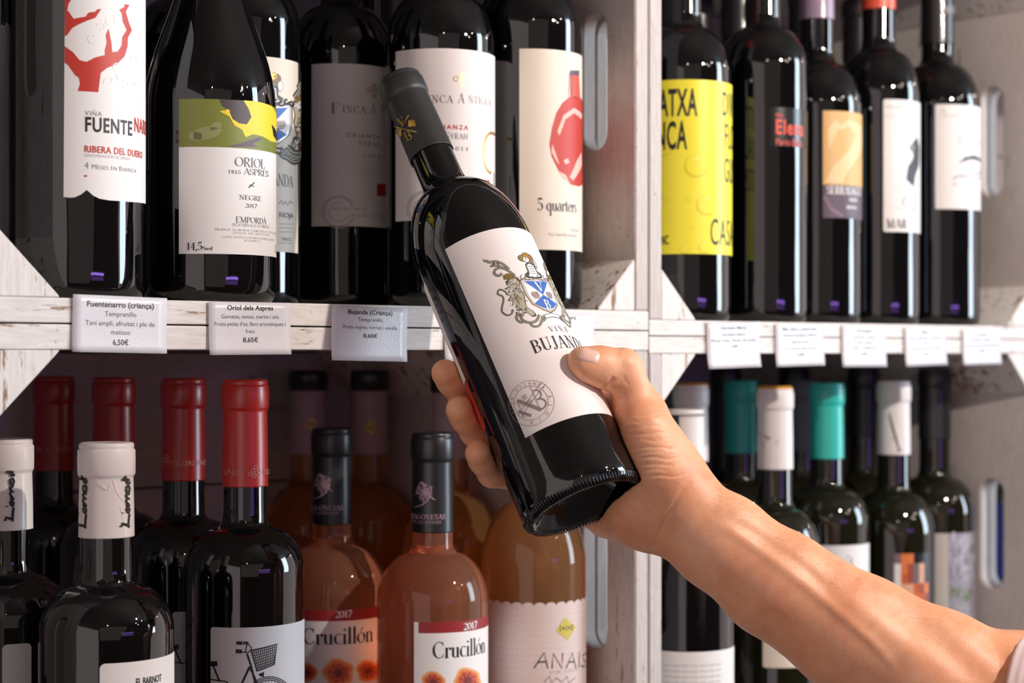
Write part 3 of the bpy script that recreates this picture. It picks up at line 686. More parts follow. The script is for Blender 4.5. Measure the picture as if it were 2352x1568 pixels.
def finca(label, u, w, xl, yt, yb, ox, oy, k):
    """pale label with an old key; the print is placed from the front one (ox, oy offset, k scale)"""
    b = bottle('wine_bottle', label, GU, u, w, ZA, r=37, h=300, zs=181, zn=220)
    lab = b.sheet('label', rect(b, xl, yt, 0, yb, extra=112), P_PINKW, off=.13)
    p = Print(b); X = lambda x: xl + (x - 909) * k; Y = lambda y: yt + (y - 118) * k
    for cx, cy, rx, ry in ((1062, 172, 6, 7), (1062, 182, 11, 4), (1062, 195, 6, 6)): p.ell(X(cx), Y(cy), rx * k, ry * k, mat('ink_pale_gold', (220, 204, 160), .4, .3))
    p.ring(X(1047), Y(180), 5 * k, 6 * k, .5, I_GOLD)
    s0, zb_ = b.uv(X(958), Y(237)); 
    p.text('F', X(955), Y(237), Y(212), I_GREY, font='s', wide=1.5); p.text('INCA', X(984), Y(235), Y(218), I_GREY, x1=X(1040), font='s', sp=.12)
    p.text('A', X(1053), Y(235), Y(213), I_GREY, font='s', wide=.85); p.text('NTIGUA', X(1076), Y(235), Y(218), I_LGREY if k == 1 else I_GREY, font='s', wide=.95, sp=.12)
    p.text('CRIANZA', X(993), Y(295), Y(285), I_RED if k == 1 else I_BROWNP, x1=X(1075), font='b', sp=.3)
    p.text('S', X(1023), Y(317), Y(302), I_GREY, font='s'); p.text('YRAH', X(1034), Y(317), Y(305), I_GREY, x1=X(1074), font='s', sp=.12)
    p.text('2014', X(1034), Y(344), Y(335), I_GREY, x1=X(1075), font='s', sp=.4)
    p.ring(X(1128), Y(350), 18 * k, 46 * k, 1.8, I_GOLD, a0=90, a1=330); p.line([(X(1134), Y(395)), (X(1134), Y(440))], 2, I_GOLD)
    p.poly([(X(1068), Y(409)), (X(1091), Y(411)), (X(1091), Y(440)), (X(1068), Y(440))], I_RED); p.poly([(X(1096), Y(411)), (X(1124), Y(413)), (X(1124), Y(440)), (X(1096), Y(440))], I_RED)
    for r_, a1 in ((40, 330), (35, 340), (24, 300)): p.ring(X(975), Y(478), r_ * k, r_ * k, .45, I_LGREY, a0=20, a1=a1, n=30)
    for a in range(40, 330, 9): p.line([(X(975) + 37 * k * math.cos(math.radians(a)), Y(478) + 37 * k * math.sin(math.radians(a))), (X(975) + 38.5 * k * math.cos(math.radians(a)), Y(478) + 38.5 * k * math.sin(math.radians(a)))], .8, I_LGREY)
    p.text('parcela - parcel - single estate', X(962), Y(472), Y(465), I_GREY, font='sl', wide=.8); p.text('LA ALPALFA, SYRAH', X(1000), Y(490), Y(482), I_GREY, font='s', wide=.9, sp=.25)
    p.make('label_print', lab)
finca('shaded dark bottle with a dusky pale label, behind the neck of the held bottle', 743, 1017, 716, 148, 520, 0, 0, .94)
finca('dark bottle with a bright old-key label, directly behind the held bottle', 763, 931, 909, 119, 509, 0, 0, 1)

b = bottle('wine_bottle', 'dark bottle with a red flask drawn on its white label, beside the crate wall', GU, 834.5, 920, ZA, r=37, h=305, zs=198, zn=236)
lab = b.sheet('label', rect(b, 1193, 112, 0, 573, extra=92), P_CREAM)
p = Print(b); ox, oy, q = 600, 0, 2.119
fl = [(1500, 470), (1465, 500), (1435, 550), (1415, 620), (1402, 700), (1412, 760), (1440, 820), (1470, 870), (1510, 900), (1545, 908), (1575, 890), (1610, 840), (1630, 760), (1630, 640), (1610, 560), (1580, 500), (1555, 475)]
sc = [p.P(ox + min(a, 1560) / q, b_ / q) for a, b_ in fl]
sc = [(s_ + (max(0, a - 1560) * .35), z_) for (s_, z_), (a, _) in zip(sc, fl)]
p.poly(sc, I_RED, 1, px=False)
p.poly([(1498, 345), (1550, 350), (1550, 480), (1500, 478)] and [(ox + a / q, b_ / q) for a, b_ in ((1502, 350), (1545, 352), (1552, 478), (1502, 476))], mat('ink_flask_red', (206, 86, 70), .5), 1)
p.poly([(ox + a / q, b_ / q) for a, b_ in ((1503, 342), (1548, 344), (1546, 368), (1504, 366))], I_MAUVE, 2)
for a in (1500, 1515): p.line([(ox + a / q, 350 / q), (ox + (a - 6) / q, 470 / q)], .5, I_MAUVE, 3)
for pts in ([(1440, 640), (1470, 560), (1520, 525), (1560, 560), (1555, 580), (1520, 550), (1480, 580), (1450, 660)], [(1415, 700), (1430, 740), (1450, 800), (1440, 790), (1412, 740)], [(1500, 860), (1535, 780), (1556, 740), (1558, 800), (1530, 860), (1515, 880)], [(1440, 830), (1480, 850), (1500, 890), (1470, 870)], [(1470, 780), (1490, 770), (1500, 790), (1480, 800)]):
    p.poly([(ox + a / q, b_ / q) for a, b_ in pts], mat('ink_flask_pale', (240, 190, 176), .5), 3)
p.text('5 quarters', 1234, 483, 456, I_BLACK, font='s', wide=.86); p.text('NEGRE', 1309, 530, 525, I_GREY, x1=1328, font='sl'); p.text('Parc Natural de Sant Llorens', 1260, 541, 534, I_GREY, font='sl', wide=.9)
p.make('label_print', lab)
for i, (u, w, z, x_) in enumerate(((560, 1082, 'left', 0), (655, 1085, 'middle', 0), (745, 1108, 'third', 0), (838, 1012, 'fourth', 1), (838, 1102, 'last', 0))):
    b = bottle('wine_bottle', ['dark bottle in the shadow behind the bird-label bottle', 'dark bottle in the shadow behind the cream crest label', 'dark bottle in the shadow behind the dusky pale label', 'dark bottle between the key-label and flask-label bottles, set back', 'dark bottle farthest back beside the right wall of the upper left crate'][i], GU, u, w, ZA, r=37, h=300, zs=186, zn=222, seg=48)

# ------------------------------------------------------------------ upper right crate
GR = 'dark wine bottles in the upper right crate'
b = bottle('wine_bottle', 'dark bottle with a bright yellow wraparound label', GR, 987, 915, ZB, r=36, h=305, zs=189, zn=226, cap=(226, 84, 40), cap_len=48)
zt = b.uv(1560, 183)[1]; zb = b.uv(1560, 583)[1]
lab = b.sheet('label', [(-72, zb), (72, zb), (72, zt), (-72, zt)], P_YELLOW, off=.8)
p = Print(b)
p.text('GARNATXA', 1600, 265, 204, I_BLACK, font='b', wide=.36, right=True, sp=.06); p.text('BLANCA', 1577, 341, 278, I_BLACK, font='b', wide=.36, right=True, sp=.06)
p.text('DIVERTIT', 1656, 265, 210, I_BLACK, font='r', wide=.4, sp=.06); p.text('FLORAL', 1661, 340, 284, I_BLACK, font='r', wide=.4, sp=.06); p.text('GUSTOS', 1660, 418, 362, I_BLACK, font='r', wide=.4, sp=.06)
p.text('CASA', 1629, 562, 502, I_BLACK, font='r', wide=.42, sp=.08); p.text('BLANC', 1537, 561, 540, I_BLACK, font='b', wide=.4, right=True, sp=.06)
for cx, cy, r_ in ((1598, 382, 27), (1622, 472, 24), (1631, 212, 14), (1525, 345, 14), (1529, 452, 9), (1645, 390, 9), (1617, 568, 14), (1572, 572, 11), (1566, 328, 5), (1583, 455, 7), (1590, 520, 5), (1545, 500, 4), (1640, 330, 5)):
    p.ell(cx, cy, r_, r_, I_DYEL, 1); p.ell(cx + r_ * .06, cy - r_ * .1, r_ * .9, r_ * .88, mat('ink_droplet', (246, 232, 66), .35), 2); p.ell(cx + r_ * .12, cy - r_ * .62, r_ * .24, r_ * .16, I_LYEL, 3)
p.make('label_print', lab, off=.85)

b = bottle('wine_bottle', 'dark bottle with red lettering on a near-black label', GR, 1077, 913, ZB, r=35, h=312, zs=202, zn=236)
lab = b.sheet('label', rect(b, 1768, 246, 0, 335, extra=46), mat('label_black', (17, 15, 17), .25))
p = Print(b)
p.text('Mas', 1781, 268, 259, I_RED, font='b', wide=.95); p.text('Elena', 1780, 307, 274, I_REDOR, font='b', wide=.74, sp=.1); p.text('Parés Baltà', 1781, 333, 318, I_REDOR, font='r', wide=.8)
p.make('label_print', lab)

b = bottle('wine_bottle', 'dark bottle with a tan and mauve label and a mauve capsule', GR, 1150, 918, ZB, r=36.5, h=290, zs=178, zn=218, cap=(150, 128, 148), cap_len=42)
lab = b.sheet('label', rect(b, 1890, 254, 0, 500, extra=58), I_TAN)
p = Print(b); s0 = p.P(1890, 254)[0]; zm = p.P(1890, 424)[1]; zb = p.P(1890, 500)[1]
p.poly([(s0, zb), (s0 + 58, zb), (s0 + 58, zm), (s0, zm)], I_MAUVE, 1, px=False)
p.poly([(1893, 420), (1915, 380), (1950, 345), (1965, 310), (1950, 290), (1930, 300), (1925, 290), (1950, 275), (1978, 290), (1982, 330), (1965, 370), (1945, 395), (1935, 422)], I_LTAN, 1)
p.poly([(1900, 300), (1918, 275), (1930, 285), (1912, 325), (1904, 345)], I_LTAN, 1)
p.line([(1893, 450), (1910, 480), (1935, 496)], 3, mat('ink_mauve_light', (132, 108, 128), .5), 2)
p.text('SERRASAGUÉ', 1899, 445, 427, I_WHITE, font='sb', wide=.9); p.text('NEGRE', 1950, 462, 454, I_WHITE, font='b', wide=.9); p.text('EMPORDÀ', 1944, 479, 472, I_WHITE, font='b', wide=.8)
p.make('label_print', lab)

b = bottle('wine_bottle', 'dark bottle with a white label of a black sketched figure and a red-orange capsule', GR, 1229, 915, ZB, r=34.5, h=306, zs=196, zn=236, cap=(222, 84, 52), cap_len=40)
lab = b.sheet('label', rect(b, 2029, 228, 0, 532, extra=56, round_=1.5), P_WHITE)
p = Print(b); ox, q = 1300, 2.063
p.poly([(ox + a / q, c / q) for a, c in ((1640, 680), (1662, 645), (1674, 700), (1672, 780), (1655, 830), (1650, 870), (1640, 880), (1612, 850), (1620, 790), (1645, 745))], I_BLACK, 1)
p.line([(ox + a / q, c / q) for a, c in ((1645, 860), (1655, 930), (1652, 990), (1640, 992))], 1.4, I_BLACK); p.line([(ox + a / q, c / q) for a, c in ((1560, 915), (1575, 885), (1600, 880))], .4, I_LGREY)
p.line([(ox + a / q, c / q) for a, c in ((1595, 975), (1597, 945), (1612, 935))], 1.0, I_GREY); p.line([(ox + a / q, c / q) for a, c in ((1550, 985), (1640, 992))], .4, I_LGREY)
p.ell(ox + 1640 / q, 700 / q, 6, 9, I_GREY, 2)
p.text('MARÍ', 2036, 523, 503, I_BLACK, font='sb', wide=.95, sp=.12); p.text('Samsó i garnatxa', 2034, 248, 241, I_LGREY, font='r', wide=.7); p.line([(2034, 262), (2070, 263)], .3, I_LGREY); p.line([(2034, 268), (2062, 269)], .3, I_LGREY)
p.make('label_print', lab)

b = bottle('wine_bottle', 'dark bottle with a face sketched on its white label, last on the right', GR, 1321, 920, ZB, r=37, h=310, zs=195, zn=236, cap=(24, 24, 26), cap_len=62)
lab = b.sheet('label', rect(b, 2148, 240, 0, 480, extra=62, round_=1.5), P_WHITE)
p = Print(b)
p.line([(ox + a / q, c / q) for a, c in ((1775, 540), (1790, 515), (1800, 530), (1785, 560), (1810, 545), (1820, 550), (1840, 545), (1880, 552))], .5, I_GREY)
p.line([(ox + a / q, c / q) for a, c in ((1868, 645), (1862, 670), (1872, 688))], .6, I_ROSE); p.line([(ox + a / q, c / q) for a, c in ((1905, 600), (1915, 612), (1910, 630))], .5, I_LGREY)
p.poly([(ox + a / q, c / q) for a, c in ((1856, 778), (1890, 745), (1930, 735), (1962, 752), (1972, 775), (1950, 760), (1915, 755), (1880, 766))], I_BLACK, 1)
p.line([(ox + a / q, c / q) for a, c in ((1830, 850), (1860, 832), (1900, 836), (1940, 822), (1965, 828))], 1.2, I_BROWNP); p.line([(ox + a / q, c / q) for a, c in ((1900, 858), (1935, 850), (1965, 842))], 1.0, I_GREY)
p.line([(ox + a / q, c / q) for a, c in ((1832, 878), (1850, 868))], 1.2, I_ROSE)
p.ell(ox + 1972 / q, 812 / q, 6, 16, I_ROSE, 1)
p.line([(ox + a / q, c / q) for a, c in ((1935, 690), (1955, 675), (1975, 690))], .6, I_GREY)
p.make('label_print', lab)
cp = Print(b, r=14.6); 
for j in range(5): cp.ring(2168 + j * 5, 20 + (j % 2) * 6, 7, 6, .5, I_LGREY)
cp.make('capsule_emblem', b.cap, off=.9)
for i, (u, w) in enumerate(((985, 1000), (1070, 998), (1150, 1003), (1236, 1000), (1318, 1004), (1030, 1085), (1195, 1090))):
    b = bottle('wine_bottle', ['dark bottle in the shadow behind the yellow label', 'dark bottle in the shadow behind the red lettering', 'dark bottle in the shadow behind the tan label',
               'dark bottle in the second row showing a small beige back label low down', 'dark bottle in the second row behind the sketched face', 'dark bottle in the back row on the left of the upper right crate', 'dark bottle in the back row in the middle of the upper right crate'][i],
               GR, u, w, ZB, r=36, h=300, zs=188, zn=226, seg=48, cap=((60, 20, 34) if i == 0 else (30, 26, 32)), cap_len=55)
    if i == 3: b.sheet('back_label', rect(b, 2104, 540, 2144, 598), P_PINKW)

# ------------------------------------------------------------------ lower left crate
GL = 'wine bottles in the lower left crate'
def script_word(p, cx, y0, y1, w=26, k=1.0):
    """handwritten name running upwards, letters as loops"""
    h = (y1 - y0); T = lambda a, c: (cx + c * w / 2, y1 - a * h)
    for pts in ([(.02, -.9), (.08, -.9), (.05, .7), (.02, .9), (.06, .2)], [(.04, .6), (.2, .75), (.26, .9)], [(.27, -.7), (.29, -.65)], [(.02, -1.2), (.04, -1.15)],
                [(.38, .1), (.31, .3), (.28, .75), (.34, .9), (.40, .5), (.42, .1), (.40, .7), (.44, .9)], [(.46, .1), (.45, .85), (.47, .3), (.52, .1), (.54, .3)],
                [(.56, .15), (.55, .9), (.57, .3), (.62, .1), (.65, .3), (.64, .9)], [(.74, .1), (.68, .3), (.68, .8), (.74, .95), (.79, .7), (.78, .25), (.74, .1)],
                [(.98, -.2), (.84, .5), (.84, .9), (.88, .95)], [(.92, -.8), (.90, .9)]):
        p.line([T(a, c) for a, c in pts], 1.9 * k, I_BLACK)
WCAP = mat('foil_soft_white', (232, 222, 220), 0.42, 0.0, Coat_Weight=0.2)
for i, (lb, u, w) in enumerate((('dark bottle with a handwritten white capsule, front left of the lower crate', 494, 900), ('dark bottle with a white capsule cut off by the left edge of the photo', 471, 978))):
    b = bottle('wine_bottle', lb, GL, u, w, LOW, r=37.5, h=263, zs=160, zn=186, rn=14.6, capm=WCAP, cap_len=53, lip=18)
    if i == 0:
        lab = b.sheet('label', rect(b, 229, 1524, 0, 1640, extra=62, round_=3), P_WHITE)
        p = Print(b); p.text('EL BARNOT', 370, 1563, 1547, I_BLACK, font='b', wide=.62, right=True); p.make('label_print', lab)
        cp = Print(b, r=15.4); script_word(cp, 190, 1088, 1214, 20, .8); script_word(cp, 288, 1090, 1212, 20, .8); cp.make('capsule_writing', b.cap, off=.35)
        fd = Print(b, r=15.4)
        for pts in ([(222, 1098), (240, 1118), (248, 1122)], [(232, 1102), (246, 1124)], [(262, 1100), (270, 1130), (284, 1150)], [(250, 1125), (256, 1110)], [(276, 1160), (284, 1200)]): fd.line(pts, .35, mat('foil_crease', (250, 244, 242), .3))
        fd.make('foil_crease', b.cap, off=.32)
    else:
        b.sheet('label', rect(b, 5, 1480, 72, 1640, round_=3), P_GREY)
        cp = Print(b, r=15.4); script_word(cp, 22, 1072, 1198, 20, .8); cp.make('capsule_writing', b.cap, off=.35)

CAPR = mat('foil_red', (176, 28, 30), 0.34, 0.0, Coat_Weight=0.4, Coat_Roughness=0.25)
CAPR2 = mat('foil_bright_red', (206, 44, 34), 0.34, 0.0, Coat_Weight=0.4, Coat_Roughness=0.25)
reds = [('red-capped bottle with a bicycle drawn on its label, frontmost of the red caps', 615, 944, 5), ('red-capped dark bottle, second from the front of its row', 614, 1016, 4),
        ('red-capped dark bottle, third from the front of its row', 604, 1090, 3), ('red-capped dark bottle, farthest left and back of the red caps', 597, 1164, 2)]
for i, (lb, u, w, n) in enumerate(reds):
    b = bottle('wine_bottle', lb, GL, u, w, LOW, r=37, h=297, zs=181, zn=208, rn=13.5, capm=CAPR2 if i == 0 else CAPR, cap_len=67, lip=18)
    cp = Print(b, r=14.3); LR = mat('foil_red_print', (228, 150, 140), .4)
    if i == 0:
        cp.text('UNIÓ', 517, 1090, 1076, LR, x1=560, font='r'); cp.text('CELLERS', 604, 1089, 1078, LR, font='r', wide=.8)
        for a, c in ((574, 1088), (580, 1080), (586, 1072), (588, 1084), (594, 1082), (592, 1090), (582, 1092)): cp.ring(a, c, 4, 4, .4, LR, n=10)
    if i == 1:
        cp.text('CELLERS UNIÓ', 396, 1069, 1058, LR, font='r', wide=.85)
        for a, c in ((376, 1064), (380, 1056), (386, 1048), (388, 1060)): cp.ring(a, c, 4, 4, .4, LR, n=10)
    if i == 3: cp.text('UNIÓ  &  CELLERS', 80, 1036, 1026, LR, font='r', wide=.8)
    if cp.items: cp.make('capsule_print', b.cap, off=.65)
    def bike(p, X, Y, k):
        T = lambda pts: [(X(a), Y(c)) for a, c in pts]
        L = lambda pts, w=.7: p.line(T(pts), w * k, I_BLACK)
        L([(1108, 1380), (1135, 1380)], 2.2); L([(1105, 1418), (1135, 1420)], 2.4); L([(1120, 1382), (1165, 1385), (1180, 1405), (1165, 1425), (1130, 1422)]); L([(1160, 1375), (1150, 1425)]); L([(1140, 1376), (1165, 1378)], 1.0)
        L([(1158, 1430), (1175, 1480), (1215, 1640)], 1.2); L([(1170, 1490), (1110, 1620)], 1.2); L([(1170, 1500), (1190, 1530), (1235, 1640)], .8); L([(1178, 1480), (1100, 1650)], .6)
        L([(1178, 1415), (1298, 1385), (1285, 1480), (1205, 1512), (1178, 1415)], .9)
        for j in range(1, 8): L([(1178 + j * 4, 1415 + j * 12), (1298 - j * 2, 1385 + j * 12)], .45)
        for j in range(1, 12): L([(1178 + j * 10, 1415 - j * 2.5), (1205 + j * 7, 1512 - j * 3)], .45)
        p.poly(T([(1212, 1525), (1238, 1515), (1236, 1540), (1218, 1535)]), I_BLACK)
        for r_ in (112, 104, 96): p.line(T([(1265 + r_ * math.cos(math.radians(t)), 1650 + r_ * math.sin(math.radians(t))) for t in range(150, 400, 8)]), .6 * k, I_BLACK)
        for t in range(185, 350, 9): p.line(T([(1265 + 20 * math.cos(math.radians(t)), 1650 + 20 * math.sin(math.radians(t))), (1265 + 96 * math.cos(math.radians(t)), 1650 + 96 * math.sin(math.radians(t)))]), .22 * k, I_BLACK)
        L([(985, 1478), (1020, 1476)], 3); L([(1000, 1485), (1030, 1560)], 1.2); L([(988, 1550), (1060, 1560), (1110, 1600)], .8)
    if i == 0:
        lab = b.sheet('label', rect(b, 484, 1439, 0, 1620, extra=84, round_=2), P_WHITE)
        p = Print(b); bike(p, lambda a: a / 2.041, lambda c: 800 + c / 2.041, 1); p.make('label_print', lab)
    if i == 1:
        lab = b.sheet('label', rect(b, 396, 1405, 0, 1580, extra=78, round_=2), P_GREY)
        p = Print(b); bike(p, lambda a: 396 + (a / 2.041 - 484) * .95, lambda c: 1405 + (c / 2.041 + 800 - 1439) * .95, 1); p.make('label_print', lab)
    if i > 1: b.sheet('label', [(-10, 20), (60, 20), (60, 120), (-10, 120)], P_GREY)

def tree_print(p, cx, cy, k):
    L = mat('foil_lilac_print', (176, 146, 164), .4)
    rs = random.Random(5)
    for _ in range(150):
        a = rs.uniform(0, 2 * math.pi); r_ = rs.uniform(0, 1) ** .6
        x, y = cx + 17 * r_ * math.cos(a) * k, cy - 8 + 22 * r_ * math.sin(a) * k
        p.line([(x, y), (x + rs.uniform(-3, 3), y + rs.uniform(-4, 4)), (x + rs.uniform(-4, 4), y + rs.uniform(-3, 3))], rs.uniform(.3, .8), L)
    p.line([(cx - 2, cy + 6), (cx, cy + 20)], [1.6, .8], L); p.line([(cx - 22, cy + 30), (cx - 6, cy + 25), (cx + 8, cy + 14), (cx + 16, cy - 4)], [.3, .8, 1.0, .4], L); p.line([(cx + 12, cy + 2), (cx + 22, cy + 12), (cx + 26, cy + 11)], [1.0, .7, .3], L)
CAPK = mat('foil_black', (26, 28, 32), 0.36, 0.0, Coat_Weight=0.3, Coat_Roughness=0.3)
def poppy(p, cx, cy, r_):
    for k, m in ((1.0, I_PEACH), (.82, I_ORANGE), (.62, mat('ink_poppy', (200, 84, 56), .5)), (.3, mat('ink_poppy_dark', (128, 48, 44), .5))):
        p.poly([(cx + r_ * k * (1 + .09 * math.sin(t * 5 + cx)) * math.cos(t), cy + r_ * k * .95 * (1 + .07 * math.cos(t * 3)) * math.sin(t)) for t in [2 * math.pi * j / 22 for j in range(22)]], m, {1.0: 1, .82: 2, .62: 3, .3: 4}[k])
    for j in range(8): a = j * .785; p.line([(cx + r_ * .3 * math.cos(a), cy + r_ * .3 * math.sin(a)), (cx + r_ * .7 * math.cos(a + .3), cy + r_ * .7 * math.sin(a + .3))], .5, mat('ink_poppy_dark', (128, 48, 44), .5), 5)
for i, (lb, u, w, h_) in enumerate((('rose bottle with a black capsule and a poppy label, front one of the pair', 757, 932, 260), ('rose bottle with a black capsule and a poppy label, rear one of the pair', 732, 1013, 261))):
    b = bottle('rose_wine_bottle', lb, GL, u, w, LOW, r=37.5, h=h_, zs=150, zn=183, rn=13.4, glass=G_ROSE, capm=CAPK, cap_len=67, lip=18)
    cp = Print(b, r=14.2); LL = mat('foil_lilac_print', (176, 146, 164), .4)
    X, Y = ((lambda a: a), (lambda c: c)) if i == 0 else ((lambda a: 760 + (a - 994) * .98), (lambda c: 979 + (c - 992) * .96))
    tree_print(cp, X(975), Y(1135), .98); cp.text('ARAGONESAS', X(1021), Y(1191), Y(1180), LL, font='sb', wide=1.1, right=True, sp=.06); cp.text('BODEGAS/WINERY', X(1013), Y(1202), Y(1195), LL, font='s', wide=1.1, right=True, sp=.06)
    cp.make('capsule_print', b.cap, off=.75)
    if i == 0: x0, yt, X, Y, k = 951, 1428, (lambda a: a), (lambda c: c), 1
    else: x0, yt, X, Y, k = 690, 1399, (lambda a: 845 + (a - 1117) * .98), (lambda c: 1399 + (c - 1428)), 1
    if i == 0: ex = 88
    else: ex = 76
    lab = b.sheet('label', rect(b, x0, yt, 0, yt + 230, extra=ex), P_WHITE)
    p = Print(b); s0, zt = b.uv(x0, yt); zb_ = b.uv(x0, yt + 25)[1]
    p.poly([(s0 + 3, zb_), (s0 + ex, zb_), (s0 + ex, zt), (s0 + 3, zt)], I_DRED, 0, px=False)
    if i == 0:
        p.text('2017', 1064, 1446, 1431, I_WHITE, x1=1095, font='sb'); p.text('Crucillón', 994, 1511, 1474, I_BLACK, font='s', wide=.95)
        for cx, cy, r_ in ((995, 1566, 27), (1074, 1562, 31), (1150, 1560, 25)): poppy(p, cx, cy, r_)
    else:
        p.text('2017', 769, 1418, 1403, I_WHITE, x1=808, font='sb'); p.text('Crucillón', 697, 1477, 1441, I_BLACK, x1=856, font='s')
        for cx, cy, r_ in ((706, 1544, 24), (777, 1545, 36), (845, 1540, 27)): poppy(p, cx, cy, r_)
    p.make('label_print', lab)

LILAC = mat('sleeve_lilac', (176, 152, 160), 0.5); YD = mat('diamond_yellow', (214, 196, 96), .45)
ana = [('pale rose bottle with a scalloped pink polka label, beside the crate wall', 848, 930, (1227, 1357)), ('amber bottle with a lilac neck band, just behind the held bottle', 856, 1032, None),
       ('amber bottle with black top and lilac neck band, right one in the back row', 849, 1124, None), ('amber bottle with a black top and lilac neck band, left one in the back row', 815, 1160, None)]
for i, (lb, u, w, _) in enumerate(ana):
    b = bottle('white_wine_bottle', lb, GL, u, w, LOW, r=37 if i != 3 else 35, h=299, zs=168, zn=214, rn=13.6, glass=G_PALE if i == 0 else G_AMBER, capm=LILAC, cap_len=65, lip=15)
    lathe('black_cap', [(14.4, 283.5), (15.55, 284), (15.6, 296), (15.0, 299), (13.6, 299.9), (0, 299.6)], b.root, CAPK, 48)
    if i == 0:
        s0 = -56; s1 = 56; zt = b.uv(1227, 1392)[1]; n = 14; out = [(s0, zt - 70), (s1, zt - 70)]
        for j in range(n, 0, -1):
            w_ = (s1 - s0) / n; xc = s0 + (j - .5) * w_; out += [(xc + w_ / 2 * math.cos(math.radians(t)), zt + 2.6 * math.sin(math.radians(t))) for t in range(0, 180, 30)]
        lab = b.sheet('label', out, mat('label_pink', (226, 204, 200), .55))
        p = Print(b)
        for a in range(-16, 17):
            for c in range(0, 10):
                x, z = a * 3.4 + (c % 2) * 1.7, zt - 4 - c * 4.6
                p.poly([(x - .8, z), (x - .4, z + .5), (x, z + .2), (x + .4, z + .5), (x + .8, z), (x, z - 1.0)], mat('print_heart', (240, 226, 222), .5), 1, px=False)
        p.poly([(1297, 1417), (1322, 1440), (1303, 1470), (1276, 1448)], YD, 3); p.text('1+1=3', 1283, 1450, 1437, I_BLACK, x1=1316, font='b')
        for pts in ([(1226, 1534), (1250, 1498), (1258, 1534)], [(1236, 1520), (1254, 1519)], [(1268, 1534), (1270, 1500), (1290, 1534), (1292, 1499)], [(1300, 1534), (1314, 1498), (1322, 1534)], [(1306, 1520), (1320, 1519)], [(1329, 1533), (1330, 1498)], [(1345, 1499), (1337, 1505), (1340, 1514), (1345, 1522), (1341, 1531), (1334, 1528)]): p.line(pts, 1.0, I_BLACK)
        p.text('VINÍCOLA', 1262, 1547, 1540, I_LGREY, font='r', wide=1.3, sp=.3)
        p.line([(1250, 1566), (1262, 1552), (1266, 1568), (1278, 1556), (1290, 1566), (1302, 1552), (1306, 1568), (1320, 1556)], .8, I_GREY)
        p.make('label_print', lab)
    else:
        cp = Print(b, r=14.4)
        cx, cy = ((1058, 970) if i == 1 else (848, 982) if i == 2 else (713, 975))
        if i > 1 or True:
            cp.poly([(cx, cy - 19), (cx + 14, cy - 8), (cx + 8, cy + 17), (cx - 13, cy + 4)], YD, 1); cp.text('1+1=3', cx - 9, cy + 4, cy - 6, I_BLACK, x1=cx + 9, font='b')
        cp.make('capsule_emblem', b.root, off=.75)

# ------------------------------------------------------------------ lower right crate
GB = 'wine bottles in the lower right crate'
TEAL = mat('foil_teal', (44, 190, 178), 0.36, 0.0, Coat_Weight=0.25, Coat_Roughness=0.3)
WC2 = mat('foil_white', (236, 228, 226), 0.42)
ORG = mat('foil_orange_top', (222, 160, 48), .45)
b = bottle('wine_bottle', 'large dark bottle with black and white capsule and white label, beside crate post', GB, 986, 912, LOW, r=36.5, h=271, zs=150, zn=180, rn=13.8, glass=G_BLACK, capm=WC2, cap_len=78, lip=4, lipr=14.6)
lab = b.sheet('label', [(-66, 20), (58, 20), (58, b.uv(1600, 1497)[1]), (-66, b.uv(1600, 1497)[1])], P_WHITE)
p = Print(b)
for j in range(6): p.text('mas rodo mas rodo mas rodo mas', 1524, 1528 + j * 13, 1521 + j * 13, mat('ink_faint', (206, 206, 212), .5), font='r', wide=1.0)
p.make('label_print', lab)
cp = Print(b, r=14.8); s_ = cp.P(1560, 1000)[0]; cp.poly([(s_ - 26, 194), (s_, 194), (s_, 266.5), (s_ - 26, 266.5)], CAPK, 1, px=False); cp.make('capsule_black_side', b.cap, off=.5)['label'] = 'black side of the white capsule'
b = bottle('wine_bottle', 'dark bottle with a plain white capsule and orange top, in front of the teal caps', GB, 1111, 929, LOW, r=36.5, h=286, zs=156, zn=194, glass=G_OLIVE, capm=WC2, cap_len=66, lip=17)
lathe('capsule_top', [(14.5, 284.8), (13.6, 286.3), (12.6, 286.9), (0, 286.6)], b.root, ORG, 40)
b.sheet('label', rect(b, 1752, 1320, 0, 1532, extra=70, round_=2), P_CREAM)
cp = Print(b, r=14.4); cp.line([(1756, 1000), (1764, 1004), (1770, 1008)], 1.2, I_BRONZE); cp.line([(1745, 993), (1750, 997)], 1, I_LGREY); cp.line([(1752, 1018), (1756, 1028)], .8, I_LGREY); cp.line([(1788, 1010), (1783, 1018)], .8, I_TAN); cp.make('capsule_drawing', b.cap, off=.7)
b = bottle('wine_bottle', 'teal-capped dark bottle, the brightly lit one in the middle of the crate', GB, 1204, 950, LOW, r=36, h=288, zs=174, zn=203, glass=G_OLIVE, capm=TEAL, cap_len=64, lip=17)
lab = b.sheet('label', rect(b, 1885, 1252, 0, 1420, extra=54), P_WHITE)
p = Print(b); p.line([(1930, 1295), (1936, 1285), (1942, 1296), (1950, 1290)], .9, I_BLACK); p.line([(1955, 1280), (1955, 1297), (1962, 1300)], .9, I_BLACK); p.line([(1946, 1282), (1948, 1275)], .8, I_BLACK); p.make('label_print', lab)
b = bottle('wine_bottle', 'teal-capped dark bottle in the shade, left of the white capsule', GB, 1199, 1042, LOW, r=35, h=289, zs=174, zn=203, glass=G_OLIVE, capm=TEAL, cap_len=64, lip=17)
b = bottle('wine_bottle', 'dark bottle with a white capsule bearing a slanted green letter', GB, 1282, 938, LOW, r=35.5, h=289, zs=161, zn=197, glass=G_OLIVE, capm=WC2, cap_len=64, lip=17)
